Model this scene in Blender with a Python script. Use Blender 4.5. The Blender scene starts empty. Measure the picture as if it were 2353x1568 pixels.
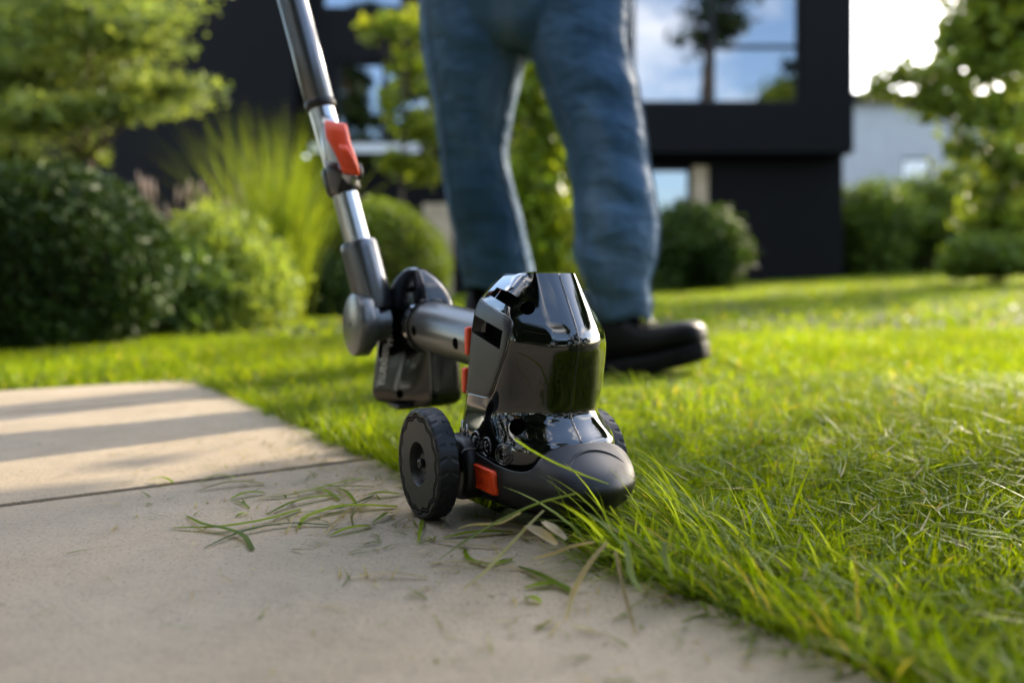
import bpy, bmesh, math, random
import numpy as np
from mathutils import Vector, Matrix

random.seed(7)
RNG = np.random.default_rng(11)
SC = bpy.context.scene
COL = SC.collection
R = math.radians

# ------------------------------------------------------------------ camera, sky, sun, exposure
F = 1830.0      # focal length in pixels of a 2352 px wide picture
CX, CY0, HC = 1176.0, 661.0, 0.206
cam_d = bpy.data.cameras.new('camera')
cam_d.sensor_width = 36.0
cam_d.lens = 36.0 * F / 2352.0
cam_d.shift_y = -(784.0 - CY0) / 2352.0
cam_d.clip_start = 0.02
cam_d.clip_end = 500.0
cam_d.dof.use_dof = True
cam_d.dof.focus_distance = 0.695
cam_d.dof.aperture_fstop = 2.5
cam_d.dof.aperture_blades = 9
cam = bpy.data.objects.new('camera', cam_d)
COL.objects.link(cam)
cam.location = (0, 0, HC)
cam.rotation_euler = (R(90), 0, 0)
SC.camera = cam

SUN_EL, SUN_AZ = 27.0, 44.0     # azimuth measured from the view direction (+Y) towards the right (+X)
world = bpy.data.worlds.new('World')
SC.world = world
world.use_nodes = True
wn, wl = world.node_tree.nodes, world.node_tree.links
for n in list(wn):
    wn.remove(n)
w_out = wn.new('ShaderNodeOutputWorld')
w_bg = wn.new('ShaderNodeBackground')
w_bg.inputs['Strength'].default_value = 0.15
sky = wn.new('ShaderNodeTexSky')
sky.sky_type = 'NISHITA'
sky.sun_disc = False
sky.sun_elevation = R(SUN_EL)
sky.sun_rotation = R(SUN_AZ)
sky.air_density = 1.0
sky.dust_density = 1.5
# broken cloud: noise on the sky direction, mixed over the sky
w_tc = wn.new('ShaderNodeTexCoord')
w_map = wn.new('ShaderNodeMapping')
w_map.inputs['Scale'].default_value = (1.0, 1.0, 2.2)
w_no = wn.new('ShaderNodeTexNoise')
w_no.inputs['Scale'].default_value = 2.3
w_no.inputs['Detail'].default_value = 7.0
w_no.inputs['Roughness'].default_value = 0.58
w_rmp = wn.new('ShaderNodeValToRGB')
w_rmp.color_ramp.elements[0].position = 0.51
w_rmp.color_ramp.elements[1].position = 0.70
w_mix = wn.new('ShaderNodeMix')
w_mix.data_type = 'RGBA'
w_mix.inputs[7].default_value = (9.3, 8.6, 7.7, 1)
wl.new(w_tc.outputs['Generated'], w_map.inputs['Vector'])
wl.new(w_map.outputs['Vector'], w_no.inputs['Vector'])
wl.new(w_no.outputs['Fac'], w_rmp.inputs['Fac'])
wl.new(w_rmp.outputs['Color'], w_mix.inputs[0])
wl.new(sky.outputs['Color'], w_mix.inputs[6])
wl.new(w_mix.outputs[2], w_bg.inputs['Color'])
wl.new(w_bg.outputs['Background'], w_out.inputs['Surface'])

sun_d = bpy.data.lights.new('sun', 'SUN')
sun_d.energy = 2.05
sun_d.angle = R(0.53)
sun_d.color = (1.0, 0.86, 0.66)
sun = bpy.data.objects.new('sun', sun_d)
COL.objects.link(sun)
sdir = Vector((math.sin(R(SUN_AZ)) * math.cos(R(SUN_EL)), math.cos(R(SUN_AZ)) * math.cos(R(SUN_EL)), math.sin(R(SUN_EL))))
sun.rotation_euler = sdir.to_track_quat('Z', 'Y').to_euler()
sun.location = sdir * 60

SC.view_settings.view_transform = 'Standard'
SC.view_settings.look = 'None'
SC.view_settings.gamma = 1.0
SC.view_settings.use_curve_mapping = False
SC.view_settings.exposure = 2.45
SC.render.engine = 'CYCLES'
SC.cycles.use_denoising = True
SC.cycles.max_bounces = 8
SC.cycles.transparent_max_bounces = 8
SC.cycles.caustics_reflective = False
SC.cycles.caustics_refractive = False

# ------------------------------------------------------------------ helpers
def P(x, y, Z):
    """point seen at pixel (x, y) of the 2352 px wide photograph, Z metres in front of the camera"""
    return Vector(((x - CX) * Z / F, Z, HC - (y - CY0) * Z / F))

def G(x, y, z=0.0):
    """point of the height z seen at pixel (x, y)"""
    Z = (HC - z) * F / (y - CY0)
    return Vector(((x - CX) * Z / F, Z, z))

def smooth(me):
    me.polygons.foreach_set('use_smooth', [True] * len(me.polygons))

def set_props(o, label=None, cat=None, group=None, kind=None):
    if label: o['label'] = label
    if cat: o['category'] = cat
    if group: o['group'] = group
    if kind: o['kind'] = kind
    return o

def link(name, me, mat=None, parent=None, sm=True, **kw):
    o = bpy.data.objects.new(name, me)
    COL.objects.link(o)
    if mat is not None and not me.materials:
        for m in (mat if isinstance(mat, (list, tuple)) else [mat]):
            me.materials.append(m)
    if sm:
        smooth(me)
    if parent is not None:
        o.parent = parent
    return set_props(o, **kw)

def empty(name, loc=(0, 0, 0), rot=(0, 0, 0), parent=None, **kw):
    o = bpy.data.objects.new(name, None)
    o.empty_display_size = 0.05
    COL.objects.link(o)
    o.location = loc
    o.rotation_euler = rot
    if parent is not None:
        o.parent = parent
    return set_props(o, **kw)

def mesh(name, verts, faces):
    me = bpy.data.meshes.new(name)
    me.from_pydata([tuple(v) for v in verts], [], [tuple(f) for f in faces])
    me.update()
    return me

def fast_mesh(name, co, loops, starts, totals, colors=None):
    me = bpy.data.meshes.new(name)
    me.vertices.add(len(co))
    me.vertices.foreach_set('co', np.asarray(co, np.float32).ravel())
    me.loops.add(len(loops))
    me.loops.foreach_set('vertex_index', np.asarray(loops, np.int32))
    me.polygons.add(len(starts))
    me.polygons.foreach_set('loop_start', np.asarray(starts, np.int32))
    try:
        me.polygons.foreach_set('loop_total', np.asarray(totals, np.int32))
    except Exception:
        pass
    if colors is not None:
        a = me.color_attributes.new('tint', 'FLOAT_COLOR', 'POINT')
        a.data.foreach_set('color', np.asarray(colors, np.float32).ravel())
    me.update(calc_edges=True)
    me.validate()
    return me

class MB:
    """collects plain shapes into one mesh"""
    def __init__(self):
        self.v, self.f = [], []
    def add(self, vs, fs):
        b = len(self.v)
        self.v += [tuple(v) for v in vs]
        self.f += [tuple(i + b for i in f) for f in fs]
        return self
    def box(self, lo, hi, M=None):
        x0, y0, z0 = lo; x1, y1, z1 = hi
        vs = [Vector(p) for p in ((x0,y0,z0),(x1,y0,z0),(x1,y1,z0),(x0,y1,z0),(x0,y0,z1),(x1,y0,z1),(x1,y1,z1),(x0,y1,z1))]
        if M is not None: vs = [M @ v for v in vs]
        return self.add(vs, [(3,2,1,0),(4,5,6,7),(0,1,5,4),(1,2,6,5),(2,3,7,6),(3,0,4,7)])
    def loft(self, rings, cap0=True, cap1=True, closed=True):
        n = len(rings[0]); b = len(self.v)
        for r in rings: self.v += [tuple(p) for p in r]
        m = n if closed else n - 1
        for i in range(len(rings) - 1):
            for j in range(m):
                a, c = b + i * n + j, b + i * n + (j + 1) % n
                self.f.append((a, c, c + n, a + n))
        if cap0: self.f.append(tuple(b + j for j in reversed(range(n))))
        if cap1: self.f.append(tuple(b + (len(rings) - 1) * n + j for j in range(n)))
        return self
    def tube(self, path, rad, n=12, cap=True):
        path = [Vector(p) for p in path]
        if not isinstance(rad, (list, tuple)): rad = [rad] * len(path)
        rings = []; up = None
        for i, p in enumerate(path):
            t = (path[min(i + 1, len(path) - 1)] - path[max(i - 1, 0)]).normalized()
            if up is None:
                up = Vector((0, 0, 1)) if abs(t.z) < 0.9 else Vector((1, 0, 0))
            s = t.cross(up).normalized(); up = s.cross(t).normalized()
            rings.append([p + (s * math.cos(a) + up * math.sin(a)) * rad[i] for a in (2 * math.pi * k / n for k in range(n))])
        return self.loft(rings, cap, cap)
    def lathe(self, prof, n=48, M=None, cap0=True, cap1=True):
        """profile of (radius, height) turned round local z"""
        rings = [[Vector((r * math.cos(2*math.pi*k/n), r * math.sin(2*math.pi*k/n), h)) for k in range(n)] for r, h in prof]
        if M is not None: rings = [[M @ p for p in r] for r in rings]
        return self.loft(rings, cap0, cap1)
    def me(self, name='mesh'):
        return mesh(name, self.v, self.f)

def bevel(me, w, seg=2, angle=35):
    bm = bmesh.new(); bm.from_mesh(me)
    bmesh.ops.remove_doubles(bm, verts=bm.verts, dist=1e-6)
    es = [e for e in bm.edges if len(e.link_faces) == 2 and e.calc_face_angle(0) > R(angle)]
    bmesh.ops.bevel(bm, geom=es, offset=w, segments=seg, profile=0.6, affect='EDGES')
    bm.to_mesh(me); bm.free(); me.update()
    return me

def fix_normals(me):
    bm = bmesh.new(); bm.from_mesh(me)
    bmesh.ops.recalc_face_normals(bm, faces=bm.faces)
    bm.to_mesh(me); bm.free(); me.update()
    return me

def sharp_by_angle(o, deg=35):
    me = o.data
    bm = bmesh.new(); bm.from_mesh(me)
    for e in bm.edges:
        e.smooth = not (len(e.link_faces) == 2 and e.calc_face_angle(0) > R(deg))
    bm.to_mesh(me); bm.free()
    smooth(me)

def cut(me, cutters):
    """boolean difference, done once; nothing of the cutter stays in the scene"""
    a = bpy.data.objects.new('work', me); COL.objects.link(a)
    tmp = []
    for c in cutters:
        b = bpy.data.objects.new('work_cut', c); COL.objects.link(b); tmp.append(b)
        m = a.modifiers.new('cut', 'BOOLEAN'); m.operation = 'DIFFERENCE'; m.object = b; m.solver = 'EXACT'
    dg = bpy.context.evaluated_depsgraph_get(); dg.update()
    out = bpy.data.meshes.new_from_object(a.evaluated_get(dg))
    for b in tmp: bpy.data.objects.remove(b)
    bpy.data.objects.remove(a)
    return out

# ------------------------------------------------------------------ materials
def new_mat(name):
    m = bpy.data.materials.new(name); m.use_nodes = True
    nt = m.node_tree
    bs = nt.nodes['Principled BSDF']
    return m, nt, bs

def noise(nt, scale, detail=4, rough=0.55, coord='Object', vec_scale=None):
    tc = nt.nodes.new('ShaderNodeTexCoord')
    no = nt.nodes.new('ShaderNodeTexNoise')
    no.inputs['Scale'].default_value = scale
    no.inputs['Detail'].default_value = detail
    no.inputs['Roughness'].default_value = rough
    if vec_scale:
        mp = nt.nodes.new('ShaderNodeMapping'); mp.inputs['Scale'].default_value = vec_scale
        nt.links.new(tc.outputs[coord], mp.inputs['Vector']); nt.links.new(mp.outputs['Vector'], no.inputs['Vector'])
    else:
        nt.links.new(tc.outputs[coord], no.inputs['Vector'])
    return no

def ramp(nt, src, stops):
    r = nt.nodes.new('ShaderNodeValToRGB')
    els = r.color_ramp.elements
    while len(els) < len(stops): els.new(0.5)
    for e, (p, c) in zip(els, stops):
        e.position = p; e.color = (*c, 1) if len(c) == 3 else c
    nt.links.new(src, r.inputs['Fac'])
    return r

def bump(nt, bs, src, strength, dist):
    b = nt.nodes.new('ShaderNodeBump')
    b.inputs['Strength'].default_value = strength
    b.inputs['Distance'].default_value = dist
    nt.links.new(src, b.inputs['Height'])
    if bs.inputs['Normal'].is_linked:
        nt.links.new(bs.inputs['Normal'].links[0].from_socket, b.inputs['Normal'])
    nt.links.new(b.outputs['Normal'], bs.inputs['Normal'])
    return b

def plastic(name, col, rough, grain=0.0, grain_scale=1800, var=0.15, metallic=0.0, spec=0.5):
    m, nt, bs = new_mat(name)
    no = noise(nt, 40, 3)
    r = ramp(nt, no.outputs['Fac'], [(0.3, tuple(c * (1 - var) for c in col)), (0.7, tuple(c * (1 + var) for c in col))])
    nt.links.new(r.outputs['Color'], bs.inputs['Base Color'])
    bs.inputs['Roughness'].default_value = rough
    bs.inputs['Metallic'].default_value = metallic
    bs.inputs['Specular IOR Level'].default_value = spec
    if grain:
        g = noise(nt, grain_scale, 2)
        bump(nt, bs, g.outputs['Fac'], grain, 0.0004)
    return m

M_GLOSS = plastic('glossy_black_plastic', (0.0016, 0.0017, 0.0020), 0.05, spec=0.5)
_b = M_GLOSS.node_tree.nodes['Principled BSDF']
_b.inputs['Coat Weight'].default_value = 1.0
_b.inputs['Coat IOR'].default_value = 1.5
_b.inputs['Coat Roughness'].default_value = 0.02
M_SATIN = plastic('satin_black_plastic', (0.0012, 0.0013, 0.0015), 0.16, spec=0.35)
_b = M_SATIN.node_tree.nodes['Principled BSDF']
_b.inputs['Coat Weight'].default_value = 0.4
_b.inputs['Coat IOR'].default_value = 1.5
_b.inputs['Coat Roughness'].default_value = 0.06
M_MATTE = plastic('matte_charcoal_plastic', (0.0085, 0.0088, 0.0092), 0.40, grain=0.22, spec=0.42)
M_WHEELF = plastic('wheel_grey_plastic', (0.0125, 0.0125, 0.0122), 0.45, grain=0.2, spec=0.30)
M_RUBBER = plastic('tyre_rubber', (0.006, 0.0063, 0.0070), 0.42, grain=0.12, spec=0.30)
M_RED = plastic('red_orange_plastic', (0.70, 0.055, 0.006), 0.38, grain=0.12, var=0.06)
M_STEEL = plastic('dark_screw_steel', (0.06, 0.06, 0.065), 0.3, metallic=0.9)
M_ALU = plastic('bare_aluminium', (0.50, 0.51, 0.53), 0.28, metallic=1.0, var=0.06)
M_ANOD = plastic('dark_anodised_tube', (0.13, 0.135, 0.145), 0.30, metallic=0.9, var=0.06)
M_ARM = plastic('grey_satin_metal', (0.14, 0.14, 0.135), 0.30, metallic=0.65, var=0.06)
M_PRINT = plastic('white_print', (0.85, 0.83, 0.78), 0.6)
M_PRINTG = plastic('grey_print', (0.09, 0.09, 0.09), 0.5)
M_HOLE = plastic('hole_dark', (0.0012, 0.0012, 0.0012), 0.9, spec=0.02)  # near-black fill for the shade in holes and vents, also the parting line

def concrete():
    m, nt, bs = new_mat('slab_concrete')
    a = noise(nt, 5.0, 6, 0.6)
    b = noise(nt, 330.0, 3, 0.7)
    r = ramp(nt, a.outputs['Fac'], [(0.25, (0.218, 0.170, 0.108)), (0.5, (0.262, 0.208, 0.138)), (0.75, (0.300, 0.245, 0.170))])
    r2 = ramp(nt, b.outputs['Fac'], [(0.33, (0.22, 0.21, 0.20)), (0.43, (0.95, 0.95, 0.95)), (0.64, (1.0, 1.0, 1.0)), (0.74, (1.35, 1.34, 1.3))])
    mx = nt.nodes.new('ShaderNodeMix'); mx.data_type = 'RGBA'; mx.blend_type = 'MULTIPLY'
    mx.inputs[0].default_value = 0.75
    nt.links.new(r.outputs['Color'], mx.inputs[6]); nt.links.new(r2.outputs['Color'], mx.inputs[7])
    # darker damp blotches
    c = noise(nt, 34.0, 7, 0.72)
    r3 = ramp(nt, c.outputs['Fac'], [(0.30, (0.78, 0.77, 0.75)), (0.46, (0.96, 0.96, 0.95)), (0.62, (1.05, 1.04, 1.02))])
    mx2 = nt.nodes.new('ShaderNodeMix'); mx2.data_type = 'RGBA'; mx2.blend_type = 'MULTIPLY'
    mx2.inputs[0].default_value = 0.8
    nt.links.new(mx.outputs[2], mx2.inputs[6]); nt.links.new(r3.outputs['Color'], mx2.inputs[7])
    nt.links.new(mx2.outputs[2], bs.inputs['Base Color'])
    bs.inputs['Roughness'].default_value = 0.82
    d = noise(nt, 130.0, 5, 0.7)
    bump(nt, bs, d.outputs['Fac'], 0.55, 0.003)
    bump(nt, bs, b.outputs['Fac'], 0.35, 0.0008)
    return m
M_SLAB = concrete()

def simple(name, stops, scale, rough=0.8, bs_=0.0, dist=0.01, detail=5, vec_scale=None, spec=0.15):
    m, nt, bs = new_mat(name)
    no = noise(nt, scale, detail, vec_scale=vec_scale)
    r = ramp(nt, no.outputs['Fac'], stops)
    nt.links.new(r.outputs['Color'], bs.inputs['Base Color'])
    bs.inputs['Roughness'].default_value = rough
    bs.inputs['Specular IOR Level'].default_value = spec
    if bs_: bump(nt, bs, no.outputs['Fac'], bs_, dist)
    return m
M_SAND = simple('joint_grit', [(0.3, (0.10, 0.09, 0.075)), (0.7, (0.27, 0.245, 0.205))], 600, 0.9, 0.6, 0.002)
M_SOIL = simple('lawn_soil', [(0.3, (0.016, 0.020, 0.006)), (0.7, (0.035, 0.045, 0.010))], 40, 0.95, 0.5, 0.01)
M_WALL = simple('black_cladding', [(0.3, (0.0024, 0.0025, 0.0031)), (0.7, (0.0034, 0.0035, 0.0043))], 3, 0.55, vec_scale=(6, 6, 0.3), spec=0.07)
M_FRAME = simple('dark_window_frame', [(0.3, (0.006, 0.006, 0.007)), (0.7, (0.008, 0.008, 0.009))], 5, 0.45)
M_CREAM = simple('pale_render', [(0.3, (0.30, 0.31, 0.33)), (0.7, (0.35, 0.36, 0.38))], 2, 0.8)
M_BEIGE = simple('beige_stone', [(0.3, (0.26, 0.20, 0.13)), (0.7, (0.36, 0.29, 0.20))], 4, 0.8)
M_BARK = simple('bark', [(0.3, (0.05, 0.038, 0.026)), (0.7, (0.15, 0.115, 0.08))], 14, 0.9, 0.7, 0.02, vec_scale=(3, 3, 0.6))
M_ZINC = simple('pale_metal_ledge', [(0.3, (0.42, 0.43, 0.45)), (0.7, (0.5, 0.51, 0.53))], 5, 0.5)

def glass():
    m, nt, bs = new_mat('coated_window_glass')
    no = noise(nt, 1.2, 2)
    bs.inputs['Base Color'].default_value = (0.17, 0.185, 0.21, 1)
    bs.inputs['Metallic'].default_value = 1.0
    bs.inputs['Roughness'].default_value = 0.02
    bump(nt, bs, no.outputs['Fac'], 0.12, 0.02)
    return m
M_GLASS = glass()

def leaf_mat(name, trans=0.35, rough=0.5, tint=(1, 1, 1), spec=0.16):
    """colour comes from the per-leaf tint stored on the mesh"""
    m, nt, bs = new_mat(name)
    at = nt.nodes.new('ShaderNodeAttribute'); at.attribute_name = 'tint'
    nt.links.new(at.outputs['Color'], bs.inputs['Base Color'])
    bs.inputs['Roughness'].default_value = rough
    bs.inputs['Specular IOR Level'].default_value = spec
    tr = nt.nodes.new('ShaderNodeBsdfTranslucent')
    mul = nt.nodes.new('ShaderNodeMix'); mul.data_type = 'RGBA'; mul.blend_type = 'MULTIPLY'; mul.inputs[0].default_value = 1.0
    mul.inputs[7].default_value = (2.2 * tint[0], 2.0 * tint[1], 0.75 * tint[2], 1)
    nt.links.new(at.outputs['Color'], mul.inputs[6])
    nt.links.new(mul.outputs[2], tr.inputs['Color'])
    mx = nt.nodes.new('ShaderNodeMixShader'); mx.inputs['Fac'].default_value = trans
    out = nt.nodes['Material Output']
    nt.links.new(bs.outputs['BSDF'], mx.inputs[1]); nt.links.new(tr.outputs['BSDF'], mx.inputs[2])
    nt.links.new(mx.outputs['Shader'], out.inputs['Surface'])
    return m
M_GRASS = leaf_mat('grass_blades', 0.50, 0.42, (1.06, 1.05, 0.42), 0.10)
M_LEAF = leaf_mat('leaves', 0.38, 0.45)
M_YEW = leaf_mat('yew_needles', 0.12, 0.55)

def denim():
    m, nt, bs = new_mat('blue_denim')
    a = noise(nt, 4.0, 5, 0.55, vec_scale=(1.6, 1.6, 0.55))
    r = ramp(nt, a.outputs['Fac'], [(0.28, (0.030, 0.072, 0.135)), (0.50, (0.050, 0.108, 0.190)), (0.72, (0.120, 0.185, 0.265))])
    nt.links.new(r.outputs['Color'], bs.inputs['Base Color'])
    bs.inputs['Roughness'].default_value = 0.75
    bs.inputs['Sheen Weight'].default_value = 0.06
    bs.inputs['Specular IOR Level'].default_value = 0.1
    w = noise(nt, 420.0, 2, vec_scale=(1, 1, 0.4))
    bump(nt, bs, w.outputs['Fac'], 0.25, 0.001)
    f = noise(nt, 9.0, 3, vec_scale=(1, 1, 1.6))
    bump(nt, bs, f.outputs['Fac'], 0.55, 0.045)
    return m
M_DENIM = denim()
M_STITCH = plastic('denim_seam', (0.075, 0.115, 0.165), 0.9, spec=0.05)
M_BOOT = simple('black_boot_leather', [(0.3, (0.003, 0.003, 0.0038)), (0.7, (0.006, 0.006, 0.0065))], 30, 0.5, 0.2, 0.002)
M_SOLE = simple('boot_rubber', [(0.3, (0.003, 0.003, 0.003)), (0.7, (0.005, 0.005, 0.005))], 60, 0.6)
M_SHIRT = simple('dark_shirt', [(0.3, (0.02, 0.02, 0.024)), (0.7, (0.03, 0.03, 0.035))], 20, 0.85)

# ------------------------------------------------------------------ the ground
EDGE_A = np.array([0.1985, 0.4157])                 # a point of the slab edge
EDGE_D = np.array([-0.553, 0.833]); EDGE_D /= np.linalg.norm(EDGE_D)   # along the edge, away from the camera
EDGE_N = np.array([EDGE_D[1], -EDGE_D[0]])          # towards the lawn
BACK_S = 1.66                                        # the paving ends here along the edge

def edge_coords(X, Y):
    dx, dy = X - EDGE_A[0], Y - EDGE_A[1]
    return dx * EDGE_D[0] + dy * EDGE_D[1], dx * EDGE_N[0] + dy * EDGE_N[1]

def ground_h(X, Y):
    X = np.asarray(X, float); Y = np.asarray(Y, float)
    s, t = edge_coords(X, Y)
    lift = np.clip((0.006 + 0.0029 * X) * Y, 0.0, 1.2)
    lift = np.where(Y < 0, 0, lift)
    near = -0.020 + 0.012 * np.clip(t / 0.5, 0, 1)
    return near + lift + 0.004 * np.sin(7 * X + 1.3) * np.sin(6 * Y)

# one sheet, finer close to the camera, reaching far beyond the houses
gx = np.unique(np.concatenate([np.linspace(-150, -12, 14), np.linspace(-12, -3, 19), np.linspace(-3, 4, 57), np.linspace(4, 14, 21), np.linspace(14, 150, 14)]))
gy = np.unique(np.concatenate([np.linspace(-120, -6, 12), np.linspace(-6, -1, 10), np.linspace(-1, 4, 51), np.linspace(4, 20, 33), np.linspace(20, 200, 16)]))
GX, GY = np.meshgrid(gx, gy)
GZ = ground_h(GX, np.minimum(GY, 22.0))
s_, t_ = edge_coords(GX, GY)
under = (t_ < 0.03) & (s_ < BACK_S + 0.03)
GZ = np.where(under, np.minimum(GZ, -0.06), GZ)
nx_ = len(gx)
gv = np.stack([GX.ravel(), GY.ravel(), GZ.ravel()], 1)
gf = [(j * nx_ + i, j * nx_ + i + 1, (j + 1) * nx_ + i + 1, (j + 1) * nx_ + i) for j in range(len(gy) - 1) for i in range(nx_ - 1)]
link('ground', mesh('ground', gv, gf), M_SOIL, kind='structure')

def E(s, t, z=0.0):
    p = EDGE_A + EDGE_D * s + EDGE_N * t
    return Vector((p[0], p[1], z))

# paving: slabs, each its own piece of the path
path_root = empty('paved_path', (0, 0, 0), kind='structure')
J1 = 0.668            # the clear joint, measured along the edge
PITCH, GAP, SW = 0.652, 0.013, 2.4
starts = [J1 - 3.5 * PITCH, J1 - 2.5 * PITCH, J1 - 1.5 * PITCH, J1, J1 + PITCH]
for i, s0 in enumerate(starts):
    s1 = min((starts + [BACK_S + 9])[i + 1] - GAP, BACK_S)
    for k in range(2):
        t1 = -k * (SW + GAP); t0 = t1 - SW
        ns, nt_ = 6, 10
        mb = MB()
        mb.add([E(s0, t0, -0.05), E(s1, t0, -0.05), E(s1, t1, -0.05), E(s0, t1, -0.05),
                E(s0, t0, 0), E(s1, t0, 0), E(s1, t1, 0), E(s0, t1, 0)],
               [(3,2,1,0),(4,5,6,7),(0,1,5,4),(1,2,6,5),(2,3,7,6),(3,0,4,7)])
        me = fix_normals(mb.me('slab'))
        bevel(me, 0.0022, 2)
        o = link('paving_slab', me, M_SLAB, path_root)
        sharp_by_angle(o, 50)
# grit in the joints, a little below the slab faces
mb = MB()
mb.add([E(starts[0], -5, -0.0055), E(BACK_S - 0.01, -5, -0.0055), E(BACK_S - 0.01, -0.004, -0.0055), E(starts[0], -0.004, -0.0055)], [(0, 1, 2, 3)])
link('joint_grit', fix_normals(mb.me('joint_grit')), M_SAND, path_root, kind='stuff')

# ------------------------------------------------------------------ lawn
def blades(name, X, Y, H, W, lean, bendmax, col, az=None, zoff=0.0, parent=None, mat=None, seg=3, jitter=0.25, **kw):
    """many tapering bent grass blades in one mesh"""
    n = len(X)
    if az is None: az = RNG.uniform(0, 2 * np.pi, n)
    face = az + RNG.normal(0, 0.9, n) + np.pi / 2
    Z0 = (ground_h(X, Y) if np.isscalar(zoff) else 0) + zoff
    lv = np.linspace(0, 1, seg + 1)
    dx, dy = np.cos(az), np.sin(az)
    sx, sy = np.cos(face), np.sin(face)
    th0 = lean
    rows = []
    px, py, pz = X.copy(), Y.copy(), Z0.copy()
    step = H / seg
    for i, l in enumerate(lv):
        wv = W * (1 - l ** 1.6) * (0.75 + 0.25 * min(1, l * 4))
        if i < seg:
            rows.append((np.stack([px - sx * wv / 2, py - sy * wv / 2, pz], 1), np.stack([px + sx * wv / 2, py + sy * wv / 2, pz], 1)))
        else:
            tip = np.stack([px, py, pz], 1)
        th = th0 + bendmax * (l + 0.5 / seg)
        px = px + np.sin(th) * dx * step; py = py + np.sin(th) * dy * step; pz = pz + np.cos(th) * step
        pz = np.maximum(pz, Z0 + 0.001)
    nv = 2 * seg + 1
    co = np.zeros((n, nv, 3), np.float32)
    for i, (a, b) in enumerate(rows):
        co[:, 2 * i] = a; co[:, 2 * i + 1] = b
    co[:, nv - 1] = tip
    base = (np.arange(n) * nv)[:, None]
    lp = []
    tot = []
    for i in range(seg - 1):
        lp += [2 * i, 2 * i + 1, 2 * i + 3, 2 * i + 2]; tot.append(4)
    lp += [2 * seg - 2, 2 * seg - 1, nv - 1]; tot.append(3)
    lp = np.array(lp)
    loops = (base + lp[None, :]).ravel()
    tt = np.tile(np.array(tot), n)
    st = np.concatenate([[0], np.cumsum(tt)[:-1]])
    # a blade is paler at its foot and its own tint all along
    cc = np.ones((n, nv, 4), np.float32)
    cc[:, :, :3] = col[:, None, :]
    cc[:, 0:2, :3] = col[:, None, :] * 0.55 + np.array([0.10, 0.095, 0.045]) * 0.35
    me = fast_mesh(name, co.reshape(-1, 3), loops, st, tt, cc.reshape(-1, 4))
    return link(name, me, mat or M_GRASS, parent, sm=True, **kw)

def grass_tint(n, straw=0.05, g0=(0.060, 0.110, 0.002), g1=(0.142, 0.192, 0.004), g2=(0.095, 0.135, 0.026)):
    t = RNG.random(n)[:, None]
    c = np.array(g0) * (1 - t) + np.array(g1) * t
    m = RNG.random(n) < 0.18
    c[m] = np.array(g2) * (0.8 + 0.5 * RNG.random((m.sum(), 1)))
    m = RNG.random(n) < straw
    c[m] = np.array([0.30, 0.25, 0.12]) * (0.6 + 0.6 * RNG.random((m.sum(), 1)))
    return c

def patch(X, Y, sc, seed):
    r = np.random.default_rng(seed)
    v = np.zeros_like(X)
    for k in range(5):
        a = r.uniform(0, 2 * np.pi); f = sc * r.uniform(0.6, 1.8); ph = r.uniform(0, 6.28)
        v += np.sin((np.cos(a) * X + np.sin(a) * Y) * f + ph)
    return v / 5 ** 0.5

def on_lawn(X, Y, lip=0.0):
    s, t = edge_coords(X, Y)
    wob = 0.012 * np.sin(s * 23) + 0.010 * np.sin(s * 51 + 1) 
    corner = np.hypot(np.maximum(s - (BACK_S - 0.22), 0), np.maximum(t + 0.22, 0))
    inside = (t < lip + wob) & (s < BACK_S + wob * 1.5) & ~((corner > 0.22) & (s > BACK_S - 0.22) & (t > -0.22))
    return ~inside

def wedge(n, y0, y1, power=1.0, margin=0.12):
    u = RNG.random(n)
    Y = (y0 ** (2) + u * (y1 ** 2 - y0 ** 2)) ** 0.5
    X = (RNG.random(n) * 2 - 1) * (Y * 0.6427 + margin)
    return X, Y

TOOL_C = np.array([0.020, 0.750])
A0 = R(29.0)
TU = np.array([math.cos(A0), math.sin(A0)])
TV = np.array([math.sin(A0), -math.cos(A0)])

def off_tool(X, Y):
    dx, dy = X - TOOL_C[0], Y - TOOL_C[1]
    u = dx * TU[0] + dy * TU[1]; v = dx * TV[0] + dy * TV[1]
    body = (np.abs(u) < 0.066) & (v > -0.07) & (v < 0.125 - 0.6 * np.maximum(np.abs(u) - 0.02, 0))
    wheel = (np.abs(u - 0.079) < 0.014) & (np.abs(v + 0.017) < 0.045)
    return ~(body | wheel)

def lawn(name, n, y0, y1, h, hs, w, straw, lab=None):
    X, Y = wedge(n, y0, y1)
    k = on_lawn(X, Y) & off_tool(X, Y)
    X, Y = X[k], Y[k]
    m = len(X)
    s, t = edge_coords(X, Y)
    tall = np.exp(-np.maximum(t, 0) / 0.10) * (Y < 1.1)        # uncut fringe along the slab
    clump = patch(X, Y, 9.0, 3)
    H = h * (1 + 0.25 * clump) * np.exp(RNG.normal(0, hs, m)) * (1 + 0.15 * tall)
    H = H * np.where((np.abs(X - 0.32) < 0.22) & (np.abs(Y - 1.76) < 0.24), 0.45, 1.0)      # trodden down round the boot
    Wd = w * np.exp(RNG.normal(0, 0.3, m))
    col = grass_tint(m, straw) * (1 + 0.22 * patch(X, Y, 4.0, 5))[:, None]
    col = np.clip(col, 0.004, 0.6)
    lean = np.abs(RNG.normal(0.35, 0.35, m)); bend = np.abs(RNG.normal(0.8, 0.6, m))
    return blades(name, X, Y, H, Wd, lean, bend, col, kind='stuff')

lawn('lawn_grass', 180000, 0.28, 1.25, 0.0225, 0.28, 0.0028, 0.012)
lawn('lawn_grass', 90000, 1.25, 3.2, 0.026, 0.25, 0.0046, 0.025)
lawn('lawn_grass', 80000, 3.2, 18.5, 0.040, 0.2, 0.016, 0.03)
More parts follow.
